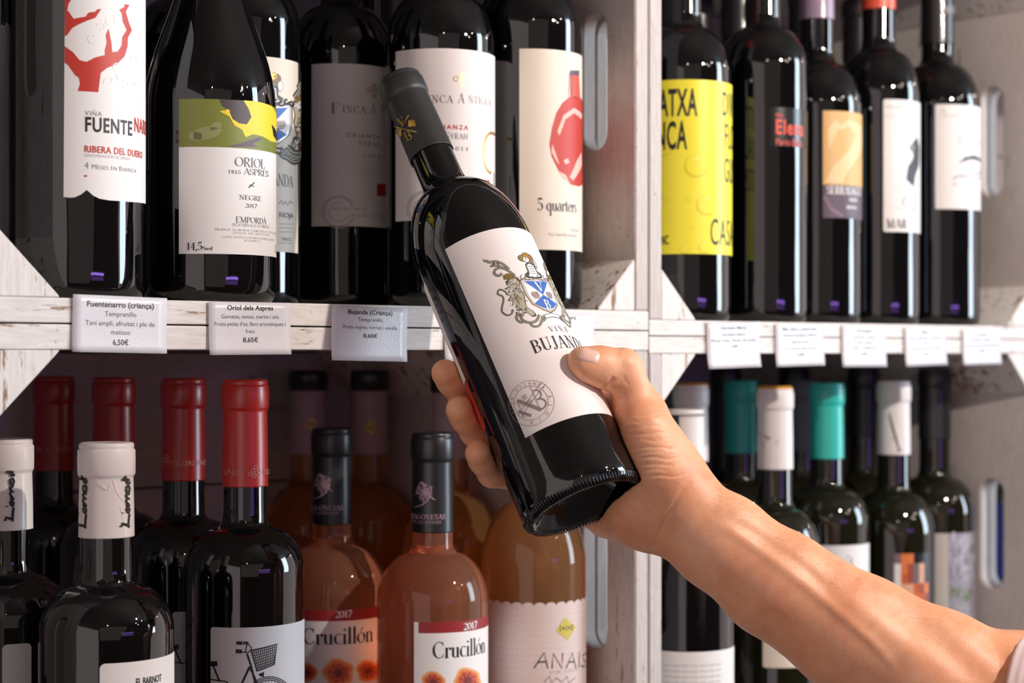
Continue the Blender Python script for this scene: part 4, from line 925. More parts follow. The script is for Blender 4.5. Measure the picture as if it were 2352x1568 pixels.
cp = Print(b, r=14.4); cp.line([(2044, 948), (2052, 985), (2066, 1034)], [.8, 1.3, 1.2], I_DGREEN); cp.line([(2046, 1005), (2060, 1008)], .5, I_GREY); cp.line([(2060, 1035), (2072, 1034)], .8, I_DGREEN); cp.make('capsule_letter', b.cap, off=.7)
lab = b.sheet('label', rect(b, 2053, 1271, 0, 1440, extra=44), mat('label_clear_dark', (34, 30, 36), .3))
p = Print(b); C = {'o': I_ORANGE, 'm': mat('tile_mauve', (128, 104, 112), .5), 'd': mat('tile_brick', (160, 74, 52), .5), 'l': mat('tile_salmon', (228, 170, 136), .5), 'w': I_WHITE, 'g': mat('tile_grey', (110, 104, 108), .5), 'r': mat('tile_rust', (206, 96, 50), .5)}
rows = ['moo...', 'wodgl.', 'wrdgl.', 'wllrdo', 'wrlord', 'owwlwr', 'rwwglo', 'olwrdm']
for j, row in enumerate(rows):
    for k, ch in enumerate(row):
        if ch != '.':
            x0, y0 = 2054 + k * 14.5, 1271 + j * 23
            if j and k == 4: y0 += 0
            a = p.P(min(x0, 2126), y0); s0 = p.P(2054, y0)[0] + k * 5.6; z0 = p.P(2054, y0)[1]
            p.poly([(s0, z0 - 8.7), (s0 + 5.7, z0 - 8.7), (s0 + 5.7, z0), (s0, z0)], C[ch], 1, px=False)
p.make('label_print', lab)
b = bottle('wine_bottle', 'dark bottle with black capsule and grey-lilac landscape label, last on the right', GB, 1353, 945, LOW, r=35.5, h=300, zs=174, zn=206, glass=G_OLIVE, cap=(30, 30, 33), cap_len=64)
s0, zt = b.uv(2134, 1224); zb = b.uv(2134, 1440)[1]
lab = b.sheet('label', [(s0, zb), (s0 + 96, zb), (s0 + 96, zt), (s0, zt)], mat('label_stone', (206, 198, 190), .55))
p = Print(b); s1 = p.P(2178, 1224)[0]; p.poly([(s1, zb), (s0 + 96, zb), (s0 + 96, zt), (s1, zt)], mat('print_haze', (158, 152, 164), .5), 1, px=False)
rs = random.Random(3)
for _ in range(60):
    cx, cy = rs.uniform(2182, 2236), rs.uniform(1232, 1330); p.ell(cx, cy, rs.uniform(2, 5), rs.uniform(5, 14), mat('print_haze_%d' % rs.randint(0, 2), rs.choice([(176, 170, 184), (134, 128, 140), (190, 186, 196)]), .5), 2, n=8)
for _ in range(34):
    cx, cy = rs.uniform(2182, 2232), rs.uniform(1348, 1378); p.ell(cx, cy, rs.uniform(2, 5), rs.uniform(2, 5), mat('print_leaf', (110, 128, 84), .5), 3, n=7)
for _ in range(20):
    cx, cy = rs.uniform(2182, 2236), rs.uniform(1385, 1430); p.ell(cx, cy, rs.uniform(3, 7), rs.uniform(2, 6), mat('print_stone', (170, 164, 168), .5), 3, n=8)
p.make('label_print', lab)
for i, (lb, u, w, capm, h_) in enumerate((('dark bottle with a grey-white capsule and orange rim, behind the crate post', 1088, 1000, WC2, 288), ('shaded black-capped bottle in the back row, behind the teal cap in the shade', 1262, 1115, CAPK, 300),
        ('shaded grey-capped bottle peeping out behind the bright teal cap', 1270, 1030, mat('foil_grey', (110, 110, 120), .45), 289), ('shaded black-capped bottle in the back row, behind the bright teal cap', 1340, 1097, CAPK, 300),
        ('shaded black-capped bottle in the back row, left of the lettered white capsule', 1342, 1016, CAPK, 300), ('shaded bottle with a teal capsule, behind the crate post', 1030, 1060, TEAL, 289), ('shaded black-capped bottle in the back row, behind the white capsule', 1112, 1110, CAPK, 300))):
    b = bottle('wine_bottle', lb, GB, u, w, LOW, r=35, h=h_, zs=172, zn=204, glass=G_OLIVE, capm=capm, cap_len=64, lip=17, seg=48)
    if i == 0: lathe('capsule_top', [(14.5, h_ - 1.2), (13.6, h_ + .3), (12.6, h_ + .9), (0, h_ + .6)], b.root, ORG, 40)

b = bottle('wine_bottle', 'bottle with a deep blue label glimpsed through the hand slot at the right', None, 1459, 936, LOW, r=36, h=300, zs=180, zn=212, glass=G_BLACK, cap=(40, 60, 120), cap_len=60)
b.sheet('label', [(-100, 60), (100, 60), (100, 225 - 50), (-100, 225 - 50)], mat('label_deep_blue', (24, 70, 170), .4))
# ------------------------------------------------------------------ the held bottle
B0 = at(1342, 1165, 1000); T0 = at(917, 185, 1115)
ax = (T0 - B0).normalized()
xr = (RGT - ax * RGT.dot(ax)).normalized(); yr = ax.cross(xr).normalized()      # yr points into the crates
ROT = Matrix((xr, yr, ax)).transposed()
HH = (T0 - B0).length
CAPD = mat('foil_matt_charcoal', (44, 44, 44), 0.5)
b = bottle('wine_bottle', 'dark crested-label wine bottle held tilted in the hand', None, 0, 0, 0, r=36, h=HH, zs=176, zn=224, rn=13.2, pos=B0, rot=ROT, capm=CAPD, cap_len=59, lip=14, seg=128, glass=G_BLACK)
HB = b
b.root['category'] = 'wine bottle'
# knurled standing ring
vs, fs = [], []
for k in range(110):
    a = 2 * math.pi * k / 110; da = .013
    base = len(vs)
    for (rr, zz) in ((31.0, .1), (33.2, -.75), (35.2, 1.2), (35.8, 4.0)):
        for d_ in (-da, 0, da):
            e = .38 if d_ == 0 else 0
            n_ = Vector((rr - 28, zz - 8)).normalized() if rr > 31 else Vector((0, -1))
            vs.append(((rr + n_.x * e) * math.cos(a + d_) * .001, (rr + n_.x * e) * math.sin(a + d_) * .001, (zz + n_.y * e) * .001))
    for j in range(3):
        for i_ in range(2): q_ = base + j * 3 + i_; fs.append((q_, q_ + 1, q_ + 4, q_ + 3))
o = mesh_py('knurled_ring', vs, fs, b.root, (G_BLACK,), True); o['kind'] = 'stuff'
tl, tr_, bl = b.uv(1019, 573), b.uv(1150, 525), b.uv(1210, 1004)
zt = (tl[1] + tr_[1]) / 2; zb = bl[1]; s0 = (tl[0] + bl[0]) / 2
lab = b.sheet('label', [(s0, zb), (s0 + 88, zb), (s0 + 88, zt), (s0, zt)], P_PINKW)
p = Print(b)
class Tilted(Print): pass
# crest and lettering set square to the label: local frame from two seen points
cs, cz = b.uv(1246, 676)
def LM(x, y):    # label millimetres -> px-free print coordinates
    return (cs + x, cz - y)
class LP(Print):
    def P(s, px, py): return LM(px, py)
    def text(s, t, x0, yb, yt, m, **kw): return Print.text(s, t, x0, yb, yt, m, **kw)
lp = LP(b)
crest(lp, 0, 0, .232, 2)
lp.text('V', -2.4, -2.0, -8.2, I_WHITE, font='sb', lay=8); lp.text('B', -2.1, 9.8, 4.0, I_WHITE, font='sb', lay=8)
lp.text('VIÑA', -6.5, 25.2, 21.8, I_GREY, x1=8.0, font='s', sp=.35)
lp.text('BUJANDA', -21.5, 36.2, 28.2, I_BLACK, x1=22, font='s', sp=.10)
for j, t in enumerate(('Denominacion', 'de Origen', 'Calificada')): lp.text(t, 12 + j, 44.5 + j * 3.0, 42.6 + j * 3, I_GREY, font='sl', wide=.9)
lp.text('TINTO', 18, 58.6, 56.8, I_GREY, font='b', sp=.2); lp.line([(18, 60), (27, 60)], .25, I_GREY)
ex, ey = b.uv(1219, 925); ex -= cs; ey = cz - ey
for r_ in (13.2, 9.9): lp.ring(ex, ey, r_, r_, .28, I_BROWNP, 2, n=48)
def ring_text(t, a0, a1, rr, size, m):
    n = len(t)
    for i, ch in enumerate(t):
        a = math.radians(a0 + (a1 - a0) * i / (n - 1)); ps, wd = words(ch, 'r')
        for q_ in ps:
            pts = []
            for x, y in q_:
                lx, ly = (x - wd / 2) * size, y * size - size / 2
                pts.append((ex + rr * math.sin(a) + lx * math.cos(a) + ly * math.sin(a), ey - rr * math.cos(a) + lx * math.sin(a) - ly * math.cos(a)))
            lp.poly(pts, m, 3)
ring_text('·VIÑA·BUJANDA·', -105, 75, 11.5, 1.7, I_BROWNP)
ring_text('R·I·O·J·A', 200, 95, 11.5, 1.8, I_BROWNP)
BB = I_BROWNP
lp.line([(ex - 6.5, ey - 5), (ex + 4, ey + 6.5)], 1.9, BB, 3); lp.line([(ex - 6.8, ey - 4.5), (ex - 6.8, ey + 6)], .35, BB, 3); lp.line([(ex - 8.5, ey + 1), (ex - 2.5, ey + 7)], 1.5, BB, 3)
lp.line([(ex + 3.5, ey - 9.5), (ex + 3.5, ey + 7)], .35, BB, 3); lp.ring(ex + 4.2, ey - 3, 3.2, 3.0, .8, BB, 3, a0=-90, a1=90, n=12); lp.ring(ex + 4.2, ey + 3, 3.8, 3.2, .9, BB, 3, a0=-90, a1=90, n=12)
lp.line([(ex - 9, ey + 3), (ex + 11, ey - 9)], .3, BB, 3); lp.line([(ex - 8, ey + 5), (ex + 12, ey - 7)], .3, BB, 3)
lp.text('18', ex - 3.6, ey - 3.2, ey - 6.2, BB, font='s'); lp.text('89', ex - 2.6, ey + 1.0, ey - 2.0, BB, font='s')
lp.make('label_print', lab)
# back label and red seal, seen edge-on at the left
z1_ = b.uv(975, 665)[1]; z2_ = b.uv(1063, 893)[1]
bl_ = b.sheet('back_label', [(-100, z2_), (-43, z2_), (-43, z1_), (-100, z1_)], P_PINKW)
sl_ = b.sheet('seal_label', [(-70, z2_ - 32), (-42.5, z2_ - 32), (-42.5, z2_ - 1.2), (-70, z2_ - 1.2)], I_RED); sl_['label'] = 'red certification strip'
# gold stamp on the capsule
cp = Print(b, r=14.0); g = mat('foil_gold', (222, 180, 90), .3, .7)
gs, gz = cp.P(932, 293)
class CP(Print):
    def P(s, px, py): return (gs + px, gz - py)
c2 = CP(b, r=14.0)
c2 = Print(b, r=14.0)
c2.line([(906, 288), (958, 304)], .7, g); c2.line([(940, 265), (923, 326)], .7, g)
c2.line([(912.5, 275.5), (918, 273)], .5, g); c2.line([(915, 274), (926.5, 287)], 1.2, g); c2.line([(926, 288), (925, 271)], .5, g); c2.line([(921.5, 270.5), (927, 268)], .5, g)
c2.line([(930, 305), (939, 322)], 1.2, g); c2.line([(927.5, 306), (934, 303)], .5, g); c2.line([(936, 324), (943, 321)], .5, g)
for cx_, cy_ in ((938, 307), (942.5, 316)): c2.ring(cx_, cy_, 4.2, 4.4, .9, g, n=12, a0=-110, a1=80)
for cx_, cy_, sg in ((947, 284, 1), (916.5, 304, -1)):
    c2.poly([(cx_ + x, cy_ + y) for x, y in ((-8, -6), (-5, -8), (-4, -5), (0, -9), (3, -5), (6, -9), (8, 3), (9, 6), (2, 8), (1, 4), (-3, 9), (-8, 6))], g, 2)
    c2.line([(cx_ - 6, cy_ - 1), (cx_ + 7, cy_ - 4)], .25, CAPD, 3)
c2.make('gold_stamp', b.cap, off=.55)

# ------------------------------------------------------------------ the arm and hand: one distance field, one skin
RB = Matrix(((RGT.x, FWD.x, 0), (RGT.y, FWD.y, 0), (0, 0, 1)))        # (right, depth, up) -> world
def cam3(v): return np.array((v.dot(RGT), v.dot(FWD), v.z))
def A3(px, py, d): return cam3(at(px, py, d))
a_ = cam3(ax); b0_ = cam3(B0)
left_ = cam3(-RGT); left_ = left_ - a_ * left_.dot(a_); left_ /= np.linalg.norm(left_); back_ = np.cross(a_, left_)
if back_[1] < 0: back_ = -back_
def CY(h, th, r):       # around the bottle: th 0 right, 90 towards the lens, 180 left, 270 behind
    t = math.radians(th); return b0_ + a_ * h + r * (math.cos(t) * -left_ + math.sin(t) * -back_)

STEP = 1.15
lo = np.array((10.0, 800.0, -300.0)) - np.array((75, 0, 0)); hi = np.array((420.0, 1110.0, 30.0))
shape = tuple(int(x) for x in np.ceil((hi - lo) / STEP))
F = np.full(shape, 60.0, np.float32)
def region(c0, c1, pad):
    a = np.maximum(((np.minimum(c0, c1) - pad - lo) / STEP).astype(int), 0); b2 = np.minimum(((np.maximum(c0, c1) + pad - lo) / STEP).astype(int) + 2, shape)
    return tuple(slice(i, j) for i, j in zip(a, b2)), a, b2
def grid(a, b2):
    return np.meshgrid(*[np.arange(i, j, dtype=np.float32) * STEP + l for i, j, l in zip(a, b2, lo)], indexing='ij', sparse=True)
def rc(G, p0, p1, r0, r1, flat=None):
    d = p1 - p0; L = float(d @ d) + 1e-9
    X, Y, Z = G
    t = np.clip(((X - p0[0]) * d[0] + (Y - p0[1]) * d[1] + (Z - p0[2]) * d[2]) / L, 0, 1)
    qx, qy, qz = X - p0[0] - t * d[0], Y - p0[1] - t * d[1], Z - p0[2] - t * d[2]
    if flat is not None:
        n, k = flat; e = qx * n[0] + qy * n[1] + qz * n[2]
        qq = qx * qx + qy * qy + qz * qz + e * e * (k * k - 1)
        return (np.sqrt(qq) - (r0 + (r1 - r0) * t)) / (1 + (k - 1) * .3)
    return np.sqrt(qx * qx + qy * qy + qz * qz) - (r0 + (r1 - r0) * t)
def smin(a, b2, k):
    h = np.clip(.5 + .5 * (b2 - a) / k, 0, 1); return b2 + (a - b2) * h - k * h * (1 - h)
def add(Fd, p0, p1, r0, r1, k=4.0, flat=None):
    p0, p1 = np.array(p0, float), np.array(p1, float); sl, a, b2 = region(p0, p1, max(r0, r1) + k + 6)
    if any(j <= i for i, j in zip(a, b2)): return
    Fd[sl] = smin(Fd[sl], rc(grid(a, b2), p0, p1, r0, r1, flat), k)
def carve(Fd, p0, p1, r0, r1, k=3.0):
    p0, p1 = np.array(p0, float), np.array(p1, float); sl, a, b2 = region(p0, p1, max(r0, r1) + k + 3)
    if any(j <= i for i, j in zip(a, b2)): return
    Fd[sl] = -smin(-Fd[sl], rc(grid(a, b2), p0, p1, r0, r1), k)
def crease(Fd, pts, depth=1.0, w=1.6, k=1.2):
    for q0, q1 in zip(pts[:-1], pts[1:]): carve(Fd, q0, q1, w, w, k)

# palm and forearm ---------------------------------------------------------
PALM = F
Wc = A3(1556, 1170, 1012)
fn = (0.12, -0.9, 0.42)                                             # flat direction of wrist (towards the lens)
fn = np.array(fn) / np.linalg.norm(fn)
def Q(px, py, d): return A3(px, py, d)
ST = [((1614, 1086), (1494, 1258), 1014, 15.5, 15.5), ((1733, 1163), (1576, 1322), 1006, 16.5, 17.5), ((1875, 1254), (1690, 1425), 1000, 19, 20.5),
      ((2073, 1364), (1850, 1545), 992, 22, 25), ((2243, 1436), (2040, 1680), 986, 26, 34), ((2400, 1525), (2270, 1765), 980, 30, 40), ((2700, 1620), (2660, 1800), 960, 28, 30)]
up_, lw_, md_ = [], [], []
for (ux, uy), (lx, ly), dd, ru, rl in ST:
    e = Vector((lx - ux, ly - uy)); L = e.length; e /= L; kk = FPX / dd
    up_.append((Q(ux + e.x * ru * kk, uy + e.y * ru * kk, dd), ru - 1.0)); lw_.append((Q(lx - e.x * rl * kk, ly - e.y * rl * kk, dd + 3), rl - 1.0))
    md_.append((Q((ux + lx) / 2, (uy + ly) / 2, dd + 2), min(L / 2 / kk * .92, (ru + rl) / 2 + 5)))
for ch in (up_, lw_, md_):
    for (q0, r0), (q1, r1) in zip(ch[:-1], ch[1:]): add(PALM, q0, q1, r0, r1, 9)
# wrist block and heel of the hand
add(PALM, up_[0][0], Q(1537, 1068, 1018), 14.5, 14.5, 8); add(PALM, lw_[0][0], Q(1460, 1182, 1022), 14.5, 16, 8)
add(PALM, Q(1470, 1190, 1024), Q(1395, 1186, 1044), 16, 13, 10)
# metacarpals running behind the bottle
MC = {'index': (CY(80, 318, 51), 10.5), 'middle': (CY(56, 303, 52), 10.5), 'ring': (CY(30, 300, 51), 10), 'little': (CY(8, 300, 47), 9)}
for k0, (m_, r_) in MC.items():
    st = {'index': Q(1548, 1085, 1024), 'middle': Q(1540, 1125, 1026), 'ring': Q(1525, 1165, 1028), 'little': Q(1505, 1195, 1028)}[k0]
    add(PALM, st, m_, 14, r_ + 1.5, 12)
# thumb
T_cmc, T_mcp, T_ip, T_tip = Q(1545, 1085, 1010), Q(1472, 952, 1018), Q(1430, 850, 1012), Q(1338, 829, 1002)
add(PALM, Q(1560, 1130, 1010), T_mcp, 17.5, 13.5, 12); add(PALM, Q(1520, 1080, 1004), Q(1482, 985, 1004), 15.5, 13, 10)
add(PALM, Q(1470, 1150, 1014), Q(1490, 1020, 1010), 15, 14, 12)
add(PALM, T_mcp, T_ip, 13.2, 10.6, 5); add(PALM, Q(1432, 840, 1011), Q(1434, 866, 1013), 10.2, 10.8, 4)
add(PALM, T_ip, (T_ip * .45 + T_tip * .55), 10.4, 10.6, 4); add(PALM, (T_ip * .5 + T_tip * .5), T_tip, 10.4, 8.6, 4)
add(PALM, Q(1398, 858, 1009), Q(1350, 844, 1003), 9.6, 9.2, 4)        # thumb pulp
add(PALM, T_mcp, MC['index'][0] + 0, 12.5, 10.5, 8)                 # web between thumb and index
# fingers curling round the back to the left side
R0 = 36.0
def finger(h0, h1, h2, h3, t0, t1, t2, t3, r0, r1, r2, r3, key):
    Fd = np.full(shape, 60.0, np.float32)
    P = [CY(h0, t0, R0 + r0 + 1), CY(h1, t1, R0 + r1 + 1.5), CY(h2, t2, R0 + r2 + .6), CY(h3, t3, R0 + r3 - .6)]
    add(Fd, P[0], P[1], r0, r1, 2.5); add(Fd, P[1], P[2], r1 + .3, r2, 2.5); add(Fd, P[2], P[3], r2 + .2, r3, 3)
    m = P[2] * .35 + P[3] * .65; add(Fd, m, m, r3 + .5, r3 + .5, 3)
    return Fd
fs_ = [finger(80, 92, 100, 108, 318, 262, 218, 186, 10, 9.2, 8.6, 8.2, 'index'), finger(56, 68, 75, 82.5, 303, 256, 214, 184, 10, 9.4, 8.8, 8.4, 'middle'),
       finger(30, 41, 47, 53.5, 300, 254, 213, 184, 9.8, 9, 8.4, 8.0, 'ring'), finger(8, 13, 17, 20, 300, 270, 248, 236, 9, 8.2, 7.6, 7.0, 'little')]
FG = fs_[0]
for f in fs_[1:]: FG = smin(FG, f, .9)
F = smin(PALM, FG, 5.0)
# keep the bottle free of the hand: subtract it
X, Y, Z = grid(np.zeros(3, int), np.array(shape))
rx, ry, rz = X - b0_[0], Y - b0_[1], Z - b0_[2]
hh = rx * a_[0] + ry * a_[1] + rz * a_[2]
rad = np.sqrt(np.maximum(rx * rx + ry * ry + rz * rz - hh * hh, 0))
cyl = np.maximum(rad - 36.35, -hh + -.6)
F = np.maximum(F, -cyl).astype(np.float32)
del X, Y, Z, rx, ry, rz, hh, rad, cyl, fs_, FG

def surface_nets(F):
    ins = F < 0; nx, ny, nz = F.shape
    acc = np.zeros((nx - 1, ny - 1, nz - 1, 3), np.float32); cnt = np.zeros((nx - 1, ny - 1, nz - 1), np.float32)
    cs_ = [(i, j, k) for i in (0, 1) for j in (0, 1) for k in (0, 1)]
    s_ = lambda A, c: A[c[0]:nx - 1 + c[0], c[1]:ny - 1 + c[1], c[2]:nz - 1 + c[2]]
    for c in cs_:
        for axis in range(3):
            if c[axis] == 1: continue
            d = list(c); d[axis] = 1
            m = s_(ins, c) != s_(ins, d)
            ii = np.nonzero(m); fa = s_(F, c)[ii]; fb = s_(F, d)[ii]; t = fa / (fa - fb)
            pt = np.empty((len(t), 3), np.float32)
            for q in range(3): pt[:, q] = c[q] + (t if q == axis else 0)
            acc[ii] += pt; cnt[ii] += 1
    cell = np.nonzero(cnt); idx = -np.ones(cnt.shape, np.int64); idx[cell] = np.arange(len(cell[0]))
    V = acc[cell] / cnt[cell][:, None] + np.stack(cell, 1)
    quads = []
    for axis in range(3):
        o1, o2 = (axis + 1) % 3, (axis + 2) % 3
        a = [slice(None)] * 3; b2 = [slice(None)] * 3; a[axis] = slice(0, -1); b2[axis] = slice(1, None)
        A, B = ins[tuple(a)], ins[tuple(b2)]; e = np.stack(np.nonzero(A != B), 1)
        e = e[(e[:, o1] > 0) & (e[:, o2] > 0) & (e[:, o1] < F.shape[o1] - 1) & (e[:, o2] < F.shape[o2] - 1)]
        u_ = np.zeros(3, int); u_[o1] = 1; v_ = np.zeros(3, int); v_[o2] = 1
        g_ = lambda q: idx[q[:, 0], q[:, 1], q[:, 2]]
        qd = np.stack([g_(e - u_ - v_), g_(e - v_), g_(e), g_(e - u_)], 1)
        fl = ~A[e[:, 0], e[:, 1], e[:, 2]]; qd[fl] = qd[fl][:, ::-1]
        quads.append(qd)
    return V, np.concatenate(quads)
V, Qd = surface_nets(F)
V = V * STEP + lo
# gentle relaxation of the grid noise
nb = np.zeros_like(V); ct = np.zeros(len(V))
for it in range(2):
    nb[:] = 0; ct[:] = 0
    for i in range(4):
        j = (i + 1) % 4
        np.add.at(nb, Qd[:, i], V[Qd[:, j]]); np.add.at(ct, Qd[:, i], 1); np.add.at(nb, Qd[:, j], V[Qd[:, i]]); np.add.at(ct, Qd[:, j], 1)
    V = V * .45 + .55 * nb / np.maximum(ct, 1)[:, None]
person = empty('person', tuple((RB @ Vector((300, 990, -200)) + Vector((0, 0, EYE * 1000))) * .001), 'outstretched bare forearm and hand holding the tilted bottle, knitted sleeve', 'person')
WV = V @ np.array(RB).T + np.array((0, 0, EYE * 1000)); WV = WV * .001 - np.array(person.location)

def skin_mat():
    m = bpy.data.materials.new('skin'); m.use_nodes = True; b = m.node_tree.nodes['Principled BSDF']
    tc = N(m, 'ShaderNodeTexCoord')
    n1 = N(m, 'ShaderNodeTexNoise', Scale=28.0, Detail=4.0); n2 = N(m, 'ShaderNodeTexNoise', Scale=160.0, Detail=5.0); vo = N(m, 'ShaderNodeTexVoronoi', Scale=1300.0); wv = N(m, 'ShaderNodeTexNoise', Scale=600.0, Detail=3.0)
    for n in (n1, n2, vo, wv): K(m, tc.outputs['Object'], n.inputs['Vector'])
    c = ramp(m, n1.outputs['Fac'], [(.3, lin((228, 154, 116))), (.5, lin((236, 168, 128))), (.7, lin((242, 182, 144)))])
    c = mixc(m, 0.35, c, mixc(m, 1.0, c, ramp(m, n2.outputs['Fac'], [(.35, (.84, .74, .72, 1)), (.6, (1, 1, 1, 1))]), 'MULTIPLY'))
    K(m, c, b.inputs['Base Color']); b.inputs['Roughness'].default_value = .46
    b.inputs['Subsurface Weight'].default_value = .25; b.inputs['Subsurface Radius'].default_value = (1.0, .35, .18); b.inputs['Subsurface Scale'].default_value = .004
    bp = N(m, 'ShaderNodeBump', Strength=.22, Distance=.0004); ad = N(m, 'ShaderNodeMath', operation='ADD'); K(m, vo.outputs['Distance'], ad.inputs[0]); K(m, wv.outputs['Fac'], ad.inputs[1])
    K(m, ad.outputs[0], bp.inputs['Height']); K(m, bp.outputs[0], b.inputs['Normal'])
    return m
SKIN = skin_mat()
me = bpy.data.meshes.new('body'); me.from_pydata(WV.tolist(), [], Qd.tolist()); me.polygons.foreach_set('use_smooth', [True] * len(me.polygons)); me.update()
body = link('body', me, person, (SKIN,))
ss = body.modifiers.new('s', 'SUBSURF'); ss.levels = 1
bpy.context.view_layer.update()
me2 = bpy.data.meshes.new_from_object(body.evaluated_get(bpy.context.evaluated_depsgraph_get())); body.modifiers.clear(); body.data = me2
nV = len(me2.vertices); co = np.empty(nV * 3, np.float32); me2.vertices.foreach_get('co', co); co = co.reshape(-1, 3)
no = np.empty(nV * 3, np.float32); me2.vertices.foreach_get('normal', no); no = no.reshape(-1, 3)
P0 = co + np.array(person.location) - np.array((0, 0, EYE)); R3, F3 = np.array(RGT), np.array(FWD)
dep = P0 @ F3; sx_ = 1176 + FPX * (P0 @ R3) / dep; sy_ = 812 - FPX * P0[:, 2] / dep
vd = P0 / np.linalg.norm(P0, axis=1)[:, None]; facing = np.clip(-(no * vd).sum(1) * 2.2, 0, 1)
disp = np.zeros(nV, np.float32)
def relief(pts, amp, width, fade=True):
    """raise or sink the skin along a line on its surface (mm)"""
    global disp
    pts = smooth(pts, 4); best = np.full(nV, 1e9, np.float32); wt = np.ones(nV, np.float32); n = len(pts) - 1
    for i in range(n):
        (x0, y0), (x1, y1) = pts[i], pts[i + 1]; dx, dy = x1 - x0, y1 - y0; L = dx * dx + dy * dy + 1e-9
        t = np.clip(((sx_ - x0) * dx + (sy_ - y0) * dy) / L, 0, 1); d = np.hypot(sx_ - x0 - t * dx, sy_ - y0 - t * dy)
        m = d < best; best[m] = d[m]; s = (i + t[m]) / n; wt[m] = np.minimum(1, 4 * np.minimum(s, 1 - s) + .05) if fade else 1
    disp += amp * wt * np.exp(-(best / (width * 3.95)) ** 2) * facing
relief([(1625, 1190), (1700, 1232), (1800, 1305), (1900, 1385), (2010, 1480), (2060, 1540)], 1.0, 3.4)
relief([(1660, 1182), (1730, 1222), (1830, 1290), (1920, 1365)], -.7, 3.2)
relief([(1980, 1340), (2100, 1420), (2190, 1500), (2280, 1590)], -2.6, 9)
relief([(1900, 1350), (2030, 1440), (2120, 1530)], 1.2, 8)
relief([(2250, 1450), (2295, 1500), (2305, 1560)], -1.2, 5)
relief([(1500, 1258), (1514, 1222), (1536, 1180), (1566, 1130), (1590, 1105)], -.8, 1.5)
rw = random.Random(21)
for k_ in range(11):
    y0_ = 955 + k_ * 14 + rw.uniform(-4, 4); x0_ = 1432 + k_ * 4 + rw.uniform(-10, 16); L_ = rw.uniform(50, 105); sg_ = rw.uniform(-12, 6)
    pts = [(x0_, y0_ + rw.uniform(2, 8)), (x0_ + L_ * .35, y0_ + rw.uniform(-4, 2)), (x0_ + L_ * .7, y0_ + rw.uniform(-4, 4)), (x0_ + L_, y0_ + sg_)]
    relief(pts, -rw.uniform(.12, .3), .8); relief([(x, y + 6) for x, y in pts], .14, 1.2)
for pts in ([(1418, 958), (1430, 935), (1438, 912)], [(1410, 940), (1420, 920), (1428, 900)], [(1440, 1150), (1460, 1190), (1456, 1235)], [(1470, 1150), (1490, 1185), (1500, 1228)], [(1415, 1185), (1428, 1208), (1424, 1234)]): relief(pts, -.3, 1.0)
relief([(1389, 894), (1402, 878), (1412, 866)], -1.0, 1.3); relief([(1447, 886), (1436, 874), (1430, 860)], -.22, 1.0)
relief([(1418, 812), (1440, 822), (1452, 842)], .5, 3.5); relief([(1400, 1000), (1440, 1080), (1470, 1150)], .5, 6)
for y_ in range(0, 60, 7): relief([(2262 + y_ * .3, 1452 + y_), (2300 + y_ * .2, 1462 + y_), (2320, 1470 + y_)], -.22, .7)
co = co + no * (disp * .001)[:, None]; me2.vertices.foreach_set('co', co.astype(np.float32).ravel()); me2.update()


# thumbnail
from mathutils.bvhtree import BVHTree
bvh = BVHTree.FromPolygons([Vector(v) for v in WV], [tuple(q) for q in Qd.tolist()])
def cast(px, py):
    o = Vector((0, 0, EYE)) - person.location; d = at(px, py, 1.0).normalized(); h = bvh.ray_cast(o, d); return h[0], h[1]
nc = (1352, 816); du_ = Vector((-1, -.28)).normalized(); dv_ = Vector((-du_.y, du_.x))
vs, fs = [], []; nu, nv = 14, 10
for i in range(nu + 1):
    for j in range(nv + 1):
        s, t = i / nu * 2 - 1, j / nv * 2 - 1
        x = s * 26 ; y = t * 16 * math.sqrt(max(0, 1 - max(0, abs(s) - .45) ** 2 / .42)) 
        h, n = cast(nc[0] + du_.x * x + dv_.x * y, nc[1] + du_.y * x + dv_.y * y)
        if h is None: h, n = (Vector(vs[-1]) if vs else Vector((0, 0, 0))), Vector((0, 0, 0))
        edge = max(abs(s), abs(t)); vs.append(h + n * (.0008 * (1 - edge ** 4) - .0001))
for i in range(nu):
    for j in range(nv): q_ = i * (nv + 1) + j; fs.append((q_, q_ + 1, q_ + nv + 2, q_ + nv + 1))
nm = mat('fingernail', (240, 196, 178), .22, 0.0, Coat_Weight=.4)
o = mesh_py('fingernail', vs, fs, person, (nm,), True); o['label'] = 'pale thumbnail'

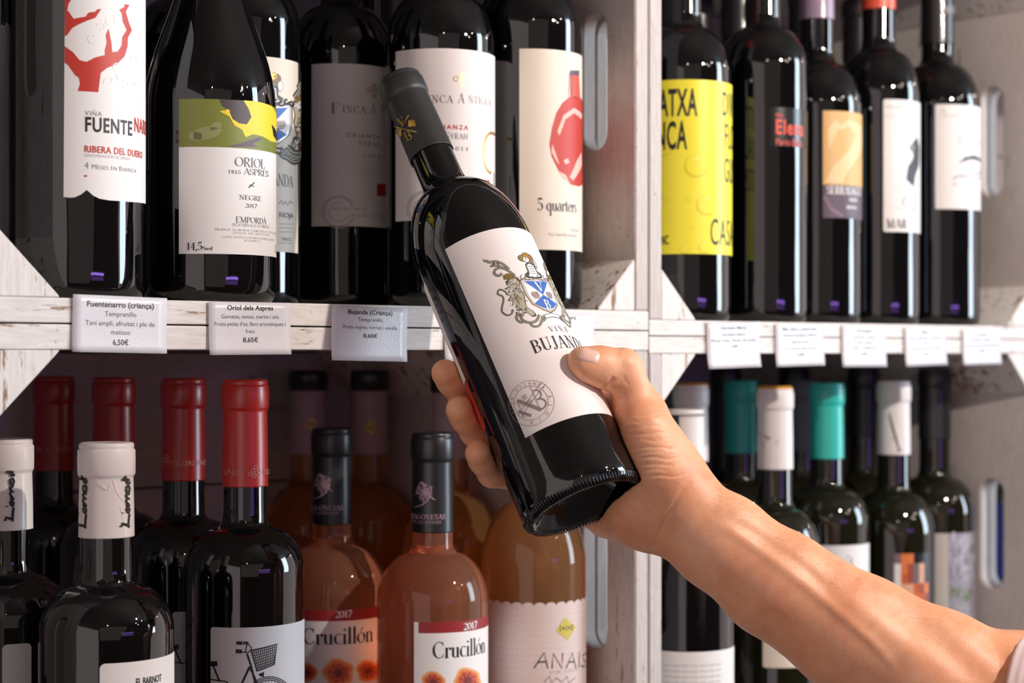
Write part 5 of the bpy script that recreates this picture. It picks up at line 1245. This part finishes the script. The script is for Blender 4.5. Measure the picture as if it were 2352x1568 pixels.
# fine hairs along the upper edge of the forearm
rs = random.Random(11); vs, fs = [], []
up = Vector((0, 0, 1))
edge = [(1640, 1100), (1680, 1121), (1733, 1160), (1801, 1208), (1875, 1251), (1971, 1309), (2073, 1361), (2163, 1398), (2243, 1421)]
for _ in range(520):
    t = rs.random() * (len(edge) - 1.001); i = int(t); f = t - i
    px = edge[i][0] * (1 - f) + edge[i + 1][0] * f; py = edge[i][1] * (1 - f) + edge[i + 1][1] * f
    off = rs.random() ** 1.6 * 70; h, n = cast(px - off * .45, py + 3 + off * .85)
    if h is None: continue
    d = (n * .55 + (at(px + 10, py + 7, 1000) - at(px, py, 1000)).normalized() * 1.0 + Vector((rs.uniform(-.3, .3), rs.uniform(-.3, .3), rs.uniform(-.2, .3)))).normalized()
    L = rs.uniform(.0025, .0055); w_ = .00004; side = d.cross(n).normalized() * w_
    q_ = len(vs); vs += [h - side, h + side, h + d * L * .6 + n * .0003 + side * .6, h + d * L * .6 + n * .0003 - side * .6, h + d * L]
    fs += [(q_, q_ + 1, q_ + 2, q_ + 3), (q_ + 3, q_ + 2, q_ + 4)]
o = mesh_py('arm_hair', vs, fs, person, (mat('hair_fair', (170, 120, 80), .5),)); o['kind'] = 'stuff'

# knitted sleeve above the elbow
KN = mat('knit_pale_rose', (214, 190, 190), .85)
n_ = N(KN, 'ShaderNodeTexNoise', Scale=700.0); bp_ = N(KN, 'ShaderNodeBump', Strength=.4, Distance=.0006); K(KN, n_.outputs[0], bp_.inputs['Height']); K(KN, bp_.outputs[0], KN.node_tree.nodes['Principled BSDF'].inputs['Normal'])
S0 = A3(2336, 1668, 975); S1 = A3(3420, 1936, 870)
axs = (S1 - S0) / np.linalg.norm(S1 - S0); e1 = np.cross(axs, (0, 1, 0)); e1 /= np.linalg.norm(e1); e2 = np.cross(axs, e1)
vs, fs = [], []; nt, nl = 160, 170; Ltot = np.linalg.norm(S1 - S0)
for i in range(nl + 1):
    l = i / nl * Ltot
    for j in range(nt):
        a = 2 * math.pi * j / nt; rr = 49 + l * .06 + 1.1 * abs(math.sin(l * math.pi / 4.6)) + .35 * math.sin(a * 40 + l) - (2.5 if i == 0 else 0)
        tilt = -6 * math.cos(a)
        v = S0 + axs * (l + tilt * (1 - l / Ltot)) + rr * (math.cos(a) * e1 * .98 + math.sin(a) * e2); vs.append(v)
for i in range(nl):
    for j in range(nt): fs.append((i * nt + j, i * nt + (j + 1) % nt, (i + 1) * nt + (j + 1) % nt, (i + 1) * nt + j))
WVs = np.array(vs) @ np.array(RB).T + np.array((0, 0, EYE * 1000)); WVs = WVs * .001 - np.array(person.location)
o = mesh_py('sleeve', WVs.tolist(), fs, person, (KN,), True)
sm = o.modifiers.new('thickness', 'SOLIDIFY'); sm.thickness = .0025; sm.offset = -1
